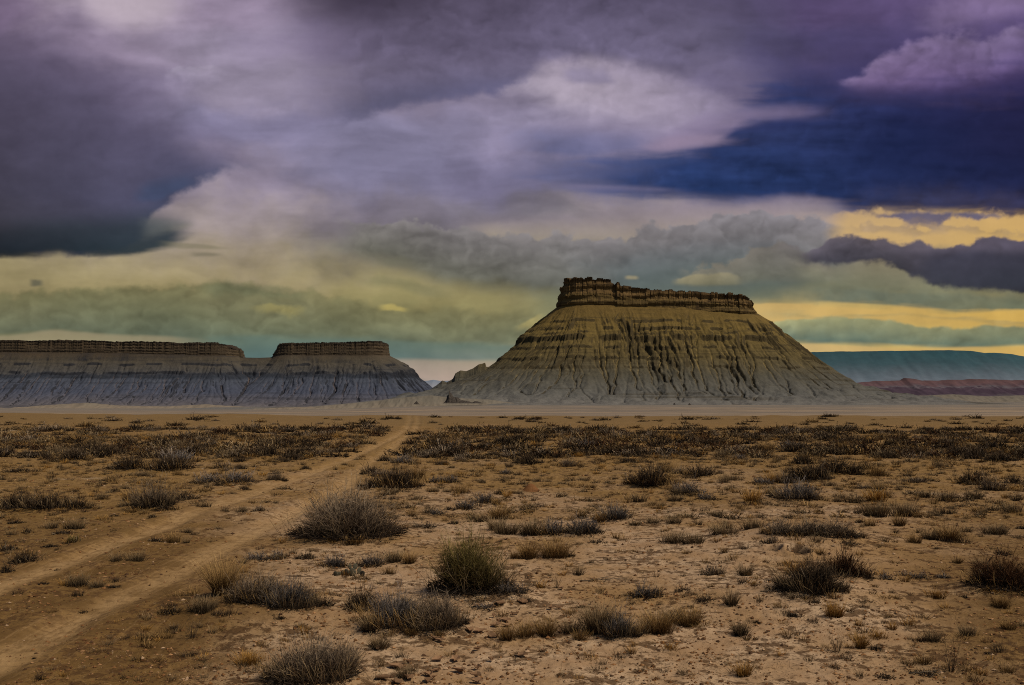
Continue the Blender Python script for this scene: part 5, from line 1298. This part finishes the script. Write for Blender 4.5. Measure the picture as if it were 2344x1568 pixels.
def build_plants():
    for i, (px, py, pw, ph, kind, lab) in enumerate(_pl):
        plant(px, py, pw, ph, kind, lab, i + 1)
    r = np.random.default_rng(77)
    # the far belt, the strip beyond it, and tufts over the open ground
    def off_track(x, y): 
        d, _, dr, dl = ruts(np.array([x]), np.array([y]))
        return d[0] > 0.55 and not (dr[0] < 1.5 and dl[0] < 1.5)

    def clear(x, y, w, k=0.8): return all((x - a) ** 2 + (y - b_) ** 2 > (k * (q + w / 2)) ** 2 for a, b_, q in FOOT[-900:])
    seed = 1000
    n = 0
    while n < N_SHRUB - N_KIND['shrub']:
        py = 982 + 82 * r.random() ** 1.5; px = r.uniform(-60, 2400)
        if fbm(np.array(px / 130.0), np.array(py / 12.0), 2) < -0.12: continue
        x, y, z = at(px, py)
        if not off_track(x, y): continue
        w = r.uniform(0.45, 1.35) * (1 if r.random() < 0.8 else 1.4)
        if not clear(x, y, w, 0.55): continue
        h = w * r.uniform(0.20, 0.36)
        plant(px, py, w * F / y, h * F / y, 'dark' if r.random() < 0.8 else ('grey' if r.random() < 0.3 else 'sage'), '', seed, (x, y, z)); seed += 1; n += 1
    n = 0
    while n < N_GRASS - N_KIND['grass']:
        py = 1000 + 570 * r.random() ** 2.0; px = r.uniform(-60, 2400)
        x, y, z = at(px, py)
        if not off_track(x, y) or (y < 12 and r.random() < 0.4): continue
        w = y * r.uniform(0.009, 0.026) if y < 28 else r.uniform(0.35, 0.95)
        if not clear(x, y, w, 0.5): continue
        h = w * r.uniform(0.4, 0.8) if y < 25 else w * r.uniform(0.28, 0.5)
        q = r.random()
        plant(px, py, w * F / y, h * F / y, 'greygrass' if q < 0.42 else ('grass' if q < 0.84 else 'gold'), '', seed, (x, y, z)); seed += 1; n += 1
    # beyond the countable ones: the rest of the scrub as one mass
    A = Acc(); proto = []
    for i in range(8):
        br, tg = shrub_meshes(1.0, 0.36, 60, ['dark', 'dark', 'red', 'sage', 'dark', 'greygrass', 'grass', 'greygrass'][i], 500 + i, 0.026, 0.1)
        proto.append((np.concatenate(tg.V), np.concatenate(tg.F), np.concatenate(tg.C)))
    def spread(n, rows, keep):
        """ground points for n plants; rows(r, k) draws picture rows, keep(px, py, x, y) filters"""
        out = []; have = 0
        while have < n:                  # n stand in view; the same cover goes on for a few metres to either side
            py = rows(r, 4000); px = r.uniform(-1000, 3340, 4000); y = EYE * F / (py - HY); x = (px - CX) / F * y
            for _ in range(4):
                y = 0.5 * y + 0.5 * (EYE - ground_z(x, y)) * F / (py - HY); x = (px - CX) / F * y
            d, _, dr, dl = ruts(x, y)
            k = keep(px, py, x, y) & (d > 0.36) & (((dr > 1.5) | (dl > 1.5)) | (r.random(4000) < 0.3)) & (np.abs(px - CX) < 1250 + 3.2 * F / y)
            seen = np.cumsum(k & (np.abs(px - CX) < 1250))
            k &= seen <= n - have
            have += int((k & (np.abs(px - CX) < 1250)).sum())
            out.append((x[k], y[k]))
        x = np.concatenate([o_[0] for o_ in out]); y = np.concatenate([o_[1] for o_ in out])
        return x, y, ground_z(x, y)

    def stamp(A, proto, k, x, y, z, w, hs, c, sink):
        V, Fc, C = proto[k]
        a = r.uniform(0, 6.28); ca, sa = math.cos(a), math.sin(a); Q = V * [w, w, hs]
        A.put(np.stack([Q[:, 0] * ca - Q[:, 1] * sa + x, Q[:, 0] * sa + Q[:, 1] * ca + y, Q[:, 2] + z - sink], -1), Fc, C * c)

    def rows_far(r_, n):
        q = r_.random(n); u = r_.random(n)
        return np.where(q < 0.70, 982 + 78 * u ** 1.6, np.where(q < 0.78, 953 + 30 * u, 1000 + 190 * u))
    xs, ys, zs = spread(N_MASS, rows_far, lambda px, py, x, y: fbm(px / 120, py / 11, 3) > r.uniform(-0.3, 0.1, len(px)))
    for x, y, z in zip(xs, ys, zs):
        w = r.uniform(0.4, 1.0) * (1.6 if r.random() < 0.25 else 1.0) if y > 30 else r.uniform(0.2, 0.45)
        k = r.integers(0, 5) if (y > 30 and r.random() < 0.78) else r.integers(5, 8)
        stamp(A, proto, k, x, y, z, w, w * r.uniform(0.5, 0.95), r.uniform(0.4, 0.75) if k in (0, 1, 4) else r.uniform(0.6, 0.95), 0.01)
    for i in range(46):                    # the scrub does not stop at the edge of the view
        y = r.uniform(6.5, 34); sd_ = 1 if i % 2 else -1; x = sd_ * (0.53 * y + 0.6 + r.uniform(0, 3.0)); w = r.uniform(0.35, 0.95)
        if ruts(np.array([x]), np.array([y]))[0][0] < 0.8: continue
        stamp(A, proto, r.integers(0, 5), x, y, float(ground_z(x, y)), w, w * r.uniform(0.8, 1.3), r.uniform(0.7, 1.1), 0.01)
    o = obj('undergrowth', A.mesh('undergrowth'), plant_mat); tag(o, 'mass of small scrub filling the far flat', None, None, 'stuff')
    A = Acc(); proto = []
    for i in range(9):
        tg = grass_acc(1.0, 0.62, 60, ['greygrass', 'grass', 'grass', 'gold', 'greygrass', 'grass', 'dark', 'greygrass', 'dark'][i], 600 + i, 0.026)
        proto.append((np.concatenate(tg.V), np.concatenate(tg.F), np.concatenate(tg.C)))
    xs, ys, zs = spread(N_TUFT, lambda r_, n: 1000 + 560 * r_.random(n) ** 2.3, lambda px, py, x, y: (fbm(px / 150.0, py / 26.0, 2) > r.uniform(-0.45, 0.12, len(px))) & ((y > 15) | (r.random(len(px)) < 0.3)))
    for x, y, z in zip(xs, ys, zs):
        w = r.uniform(0.05, 0.15) * (0.6 + y / 17.0)
        stamp(A, proto, r.integers(0, 9), x, y, z, w, w * r.uniform(0.45, 1.0), r.uniform(0.75, 1.2), 0.006)
    o = obj('grass', A.mesh('grass'), plant_mat); tag(o, 'thin scatter of very small dry tufts over the plain', None, None, 'stuff')
    # sparse short blades and fallen bits of stem over the near ground
    N = 15000
    py = 1050 + 620 * r.random(N) ** 1.1; px = r.uniform(-900, 3250, N); y = EYE * F / (py - HY); x = (px - CX) / F * y
    d, _, dr, dl = ruts(x, y)
    cl = fbm(x / 0.8 + 4, y / 0.8, 3)
    k = (d > 0.4) & (cl > 0.02); x, y = x[k], y[k]; n = len(x)
    z = ground_z(x, y, True)
    P0 = np.stack([x, y, z - 0.004], -1)
    flat = r.random(n) < 0.55
    D = r.normal(0, 1, (n, 3)); D[:, 2] = np.where(flat, 0.06, 1.0 + r.random(n))
    L = np.where(flat, r.uniform(0.02, 0.09, n), r.uniform(0.015, 0.055, n)) * (1 + 0.03 * y)
    ww = np.maximum(0.0025, 0.3 * y / 995)
    V, Fc, t_, rd, _ = strands(P0, D, L, r.normal(0, 0.12, (n, 3)) * [1, 1, 0.2], ww, ww * 0.5, 3, r, False)
    A = Acc(); A.put(V, Fc, colors('greygrass', np.clip(t_ * 0.6 + 0.1 + 0.5 * rd, 0, 1), rd, 0.7))
    o = obj('litter', A.mesh('litter'), plant_mat); tag(o, 'dead stems and short dry blades strewn over the sand', None, None, 'stuff')


def build_gravel():
    r = np.random.default_rng(91); N = N_GRAVEL
    py = 1085 + 560 * r.random(N) ** 0.9; px = r.uniform(-900, 3250, N); y = EYE * F / (py - HY); x = (px - CX) / F * y
    d, _, dr, dl = ruts(x, y)
    cl = fbm(x / 1.1 + 14, y / 1.1, 3)
    k = (r.random(N) < np.where(d < 0.35, 0.12, 0.45 + 1.1 * np.clip(cl, -0.3, 0.5))); x, y = x[k], y[k]; n = len(x)
    z = ground_z(x, y, True)
    s = (0.004 + 0.016 * r.random(n) ** 3.0) * (0.6 + y / 15.0)
    ov = np.array([[1, 0, 0], [-1, 0, 0], [0, 1, 0], [0, -1, 0], [0, 0, 1], [0, 0, -1]], float)
    of = np.array([[0, 2, 4], [2, 1, 4], [1, 3, 4], [3, 0, 4], [2, 0, 5], [1, 2, 5], [3, 1, 5], [0, 3, 5]])
    V = ov[None] * (s[:, None, None] * r.uniform(0.5, 1.3, (n, 6, 1))) * [1, 1, 0.6]
    a = r.uniform(0, 6.28, n); c, s_ = np.cos(a)[:, None], np.sin(a)[:, None]
    V = np.stack([V[..., 0] * c - V[..., 1] * s_, V[..., 0] * s_ + V[..., 1] * c, V[..., 2]], -1) + np.stack([x, y, z + s * 0.15], -1)[:, None]
    Fc = (of[None] + (np.arange(n) * 6)[:, None, None]).reshape(-1, 3)
    pal = np.array([lin(c_)[:3] for c_ in ((150, 112, 76), (126, 88, 54), (98, 66, 40), (176, 144, 112), (84, 60, 42))])
    C = np.repeat(pal[r.choice(5, n, p=[.24, .26, .24, .08, .18])] * r.uniform(0.8, 1.2, (n, 1)), 6, 0)
    me = mesh_from('gravel', V.reshape(-1, 3), [Fc], {'Col': C})
    o = obj('gravel', me, plant_mat); tag(o, 'loose clods and small stones over the sand', None, None, 'stuff')


def build_small_things():
    # prickly pear
    m, t, b = new_mat('cactus_skin', 0.8, 0.2)
    g = t.node('ShaderNodeNewGeometry'); vo = t.node('ShaderNodeTexVoronoi'); t.put(vo.inputs['Vector'], g.outputs['Position']); vo.inputs['Scale'].default_value = 60
    t.put(b.inputs['Base Color'], t.mix(t.smooth(vo.outputs['Distance'], 0.12, 0.3), lin((112, 100, 82)), t.mix(t.noise(g.outputs['Position'], 14), lin((58, 54, 44)), lin((84, 78, 60)))))
    x, y, z = at(670 + 335 * ZK, 918.8 + 962 * ZK)
    root = bpy.data.objects.new('prickly_pear', None); COL.objects.link(root); root.location = (x, y, z); root.empty_display_size = 0.1
    tag(root, 'small prickly pear cactus with flat round grey-green pads below the largest shrub', 'cactus')
    r = np.random.default_rng(3)
    a = np.linspace(0, 2 * np.pi, 15)[:-1]; pv = [(0, 0, 0)]
    for i, (ox, oz, ang, yaw, s) in enumerate([(0, 0, 0, 0.2, 1), (0.07, 0.01, 0.5, 0.9, .9), (-0.08, 0, -0.5, -0.4, .95), (0.02, 0.09, 0.3, 0.5, .75), (-0.14, 0.0, -0.9, 0.3, .8), (0.14, 0.0, 0.8, -0.5, .8), (-0.05, 0.10, -0.4, 1.0, .7), (-0.24, -0.01, -1.1, .4, .75), (-0.31, -.01, -0.4, -0.2, .7)]):
        lat = np.linspace(0, np.pi, 8); LA, LO = np.meshgrid(lat, np.linspace(0, 2 * np.pi, 13)[:-1], indexing='ij')
        V = np.stack([0.052 * np.sin(LA) * np.cos(LO), 0.013 * np.sin(LA) * np.sin(LO), 0.062 - 0.062 * np.cos(LA)], -1).reshape(-1, 3) * s * 0.72
        ii = np.arange(7)[:, None] * 12 + np.arange(12)[None]; jj = np.arange(7)[:, None] * 12 + (np.arange(12)[None] + 1) % 12
        Fc = np.stack([ii, jj, jj + 12, ii + 12], -1).reshape(-1, 4)
        o = obj('pad', mesh_from('pad', V, [Fc], None, True), m, root, (ox * 0.55, r.uniform(-.07, .07), oz * 0.7)); o.rotation_euler = (r.uniform(-.2, .2), ang, yaw)
    # ant mound
    x, y, z = at(670 + 1315 * ZK, 918.8 + 494 * ZK); w = 118 * ZK * y / F; h = 46 * ZK * y / F
    k = np.linspace(0, 1, 14); A_, R_ = np.meshgrid(np.linspace(0, 2 * np.pi, 41)[:-1], k)
    zz = h * (np.cos(np.clip(R_, 0, 1) * np.pi) * 0.5 + 0.5) ** 0.9 * (1 + 0.10 * fbm(R_ * 4 * np.cos(A_), R_ * 4 * np.sin(A_), 3)) - 0.02
    V = np.stack([w * 0.55 * R_ * np.cos(A_), w * 0.5 * R_ * np.sin(A_), zz], -1).reshape(-1, 3)
    ii = np.arange(13)[:, None] * 40 + np.arange(40)[None]; jj = np.arange(13)[:, None] * 40 + (np.arange(40)[None] + 1) % 40
    m2, t, b = new_mat('ant_soil', 0.97, 0.03); g = t.node('ShaderNodeNewGeometry')
    t.put(b.inputs['Base Color'], t.mix(t.noise(g.outputs['Position'], 40, 3), lin((92, 60, 36)), lin((134, 94, 60))))
    o = obj('ant_mound', mesh_from('ant_mound', V, [np.stack([ii, jj, jj + 40, ii + 40], -1).reshape(-1, 4)], None, True), m2, None, (x, y, z)); tag(o, 'smooth reddish-brown ant mound on bare ground in the centre', 'ant mound')
    # fallen branches
    r = np.random.default_rng(8)
    for px, py, w, lab in ((670 + 1700 * ZK, 918.8 + 1000 * ZK, 230 * ZK, 'thin forked dead branch lying on open sand right of the green-yellow bush'), (1435.7 + 790 * ZK, 918.8 + 1060 * ZK, 110 * ZK, 'bare dark branch lying at the left foot of the large dark shrub'), (670 + 60 * ZK, 918.8 + 755 * ZK, 150 * ZK, 'bare dark branch lying at the left foot of the largest shrub'), (1435.7 + 1640 * ZK, 918.8 + 1515 * ZK, 170 * ZK, 'dark fallen stick beside the tall stalks near the bottom right corner')):
        x, y, z = at(px, py); L = w * y / F; A = Acc()
        n = 1; P0 = np.array([[-L / 2, 0, 0.015]]); D = np.array([[1, 0.15, 0.02]])
        V, Fc, t_, rd, P = strands(P0, D, np.array([L]), np.array([[0, .05, 0.0]]), np.array([0.014]), np.array([0.005]), 9, r, True, 0.02); A.put(V, Fc, colors('wood', t_, rd))
        i = r.integers(2, 8, 14); Q = P[0, i]; dd = np.stack([r.uniform(0.3, 1, 14), r.normal(0, .7, 14), r.uniform(-.05, .35, 14)], -1)
        V, Fc, t_, rd, _ = strands(Q, dd, L * r.uniform(.12, .35, 14), r.normal(0, .1, (14, 3)), np.full(14, .007), np.full(14, .003), 4, r, True, 0.03); A.put(V, Fc, colors('wood', t_, rd))
        o = obj('fallen_branch', A.mesh('fallen_branch'), plant_mat, None, (x, y, z)); tag(o, lab, 'branch')
    # curled plates of dried mud
    A = Acc(); r = np.random.default_rng(21)
    for cx_, cy_, n, sp in ((670 + 1060 * ZK, 918.8 + 1225 * ZK, 26, 0.34), (670 + 840 * ZK, 918.8 + 1390 * ZK, 9, 0.22), (670 + 830 * ZK, 918.8 + 1500 * ZK, 9, 0.2), (670 + 960 * ZK, 918.8 + 1545 * ZK, 6, .2), (670 + 1520 * ZK, 918.8 + 1080 * ZK, 12, .4), (670 + 1080 * ZK, 918.8 + 780 * ZK, 7, .3)):
        x, y, z = at(cx_, cy_)
        for _ in range(n):
            qx, qy = x + r.normal(0, sp), y + r.normal(0, sp * 1.3); s = r.uniform(0.02, 0.06)
            nn = 7; a = np.sort(r.uniform(0, 6.28, nn)); rr = s * r.uniform(0.7, 1.1, nn)
            V = np.concatenate([[[0, 0, 0.0]], np.stack([rr * np.cos(a), rr * np.sin(a), 0.012 + 0.02 * r.random(nn)], -1)]); V2 = V - [0, 0, 0.008]
            V = np.concatenate([V, V2]) + [qx, qy, float(ground_z(qx, qy, True)) + 0.006]
            Fc = [[0, 1 + i, 1 + (i + 1) % nn, 0] for i in range(nn)]
            tri = np.array([[0, 1 + i, 1 + (i + 1) % nn] for i in range(nn)] + [[1 + i, 1 + nn + 1 + i, 1 + (i + 1) % nn] for i in range(nn)] + [[1 + nn + 1 + i, 1 + nn + 1 + (i + 1) % nn, 1 + (i + 1) % nn] for i in range(nn)])
            A.put(V, tri, np.tile(np.array(lin((138, 106, 78))[:3]) * r.uniform(0.7, 1.0), (len(V), 1)))
    o = obj('mud_crust', A.mesh('mud_crust'), plant_mat); tag(o, 'curled plates of dried mud on the sand', None, None, 'stuff')
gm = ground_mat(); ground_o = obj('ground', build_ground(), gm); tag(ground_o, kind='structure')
build_plants()
build_gravel()
build_small_things()
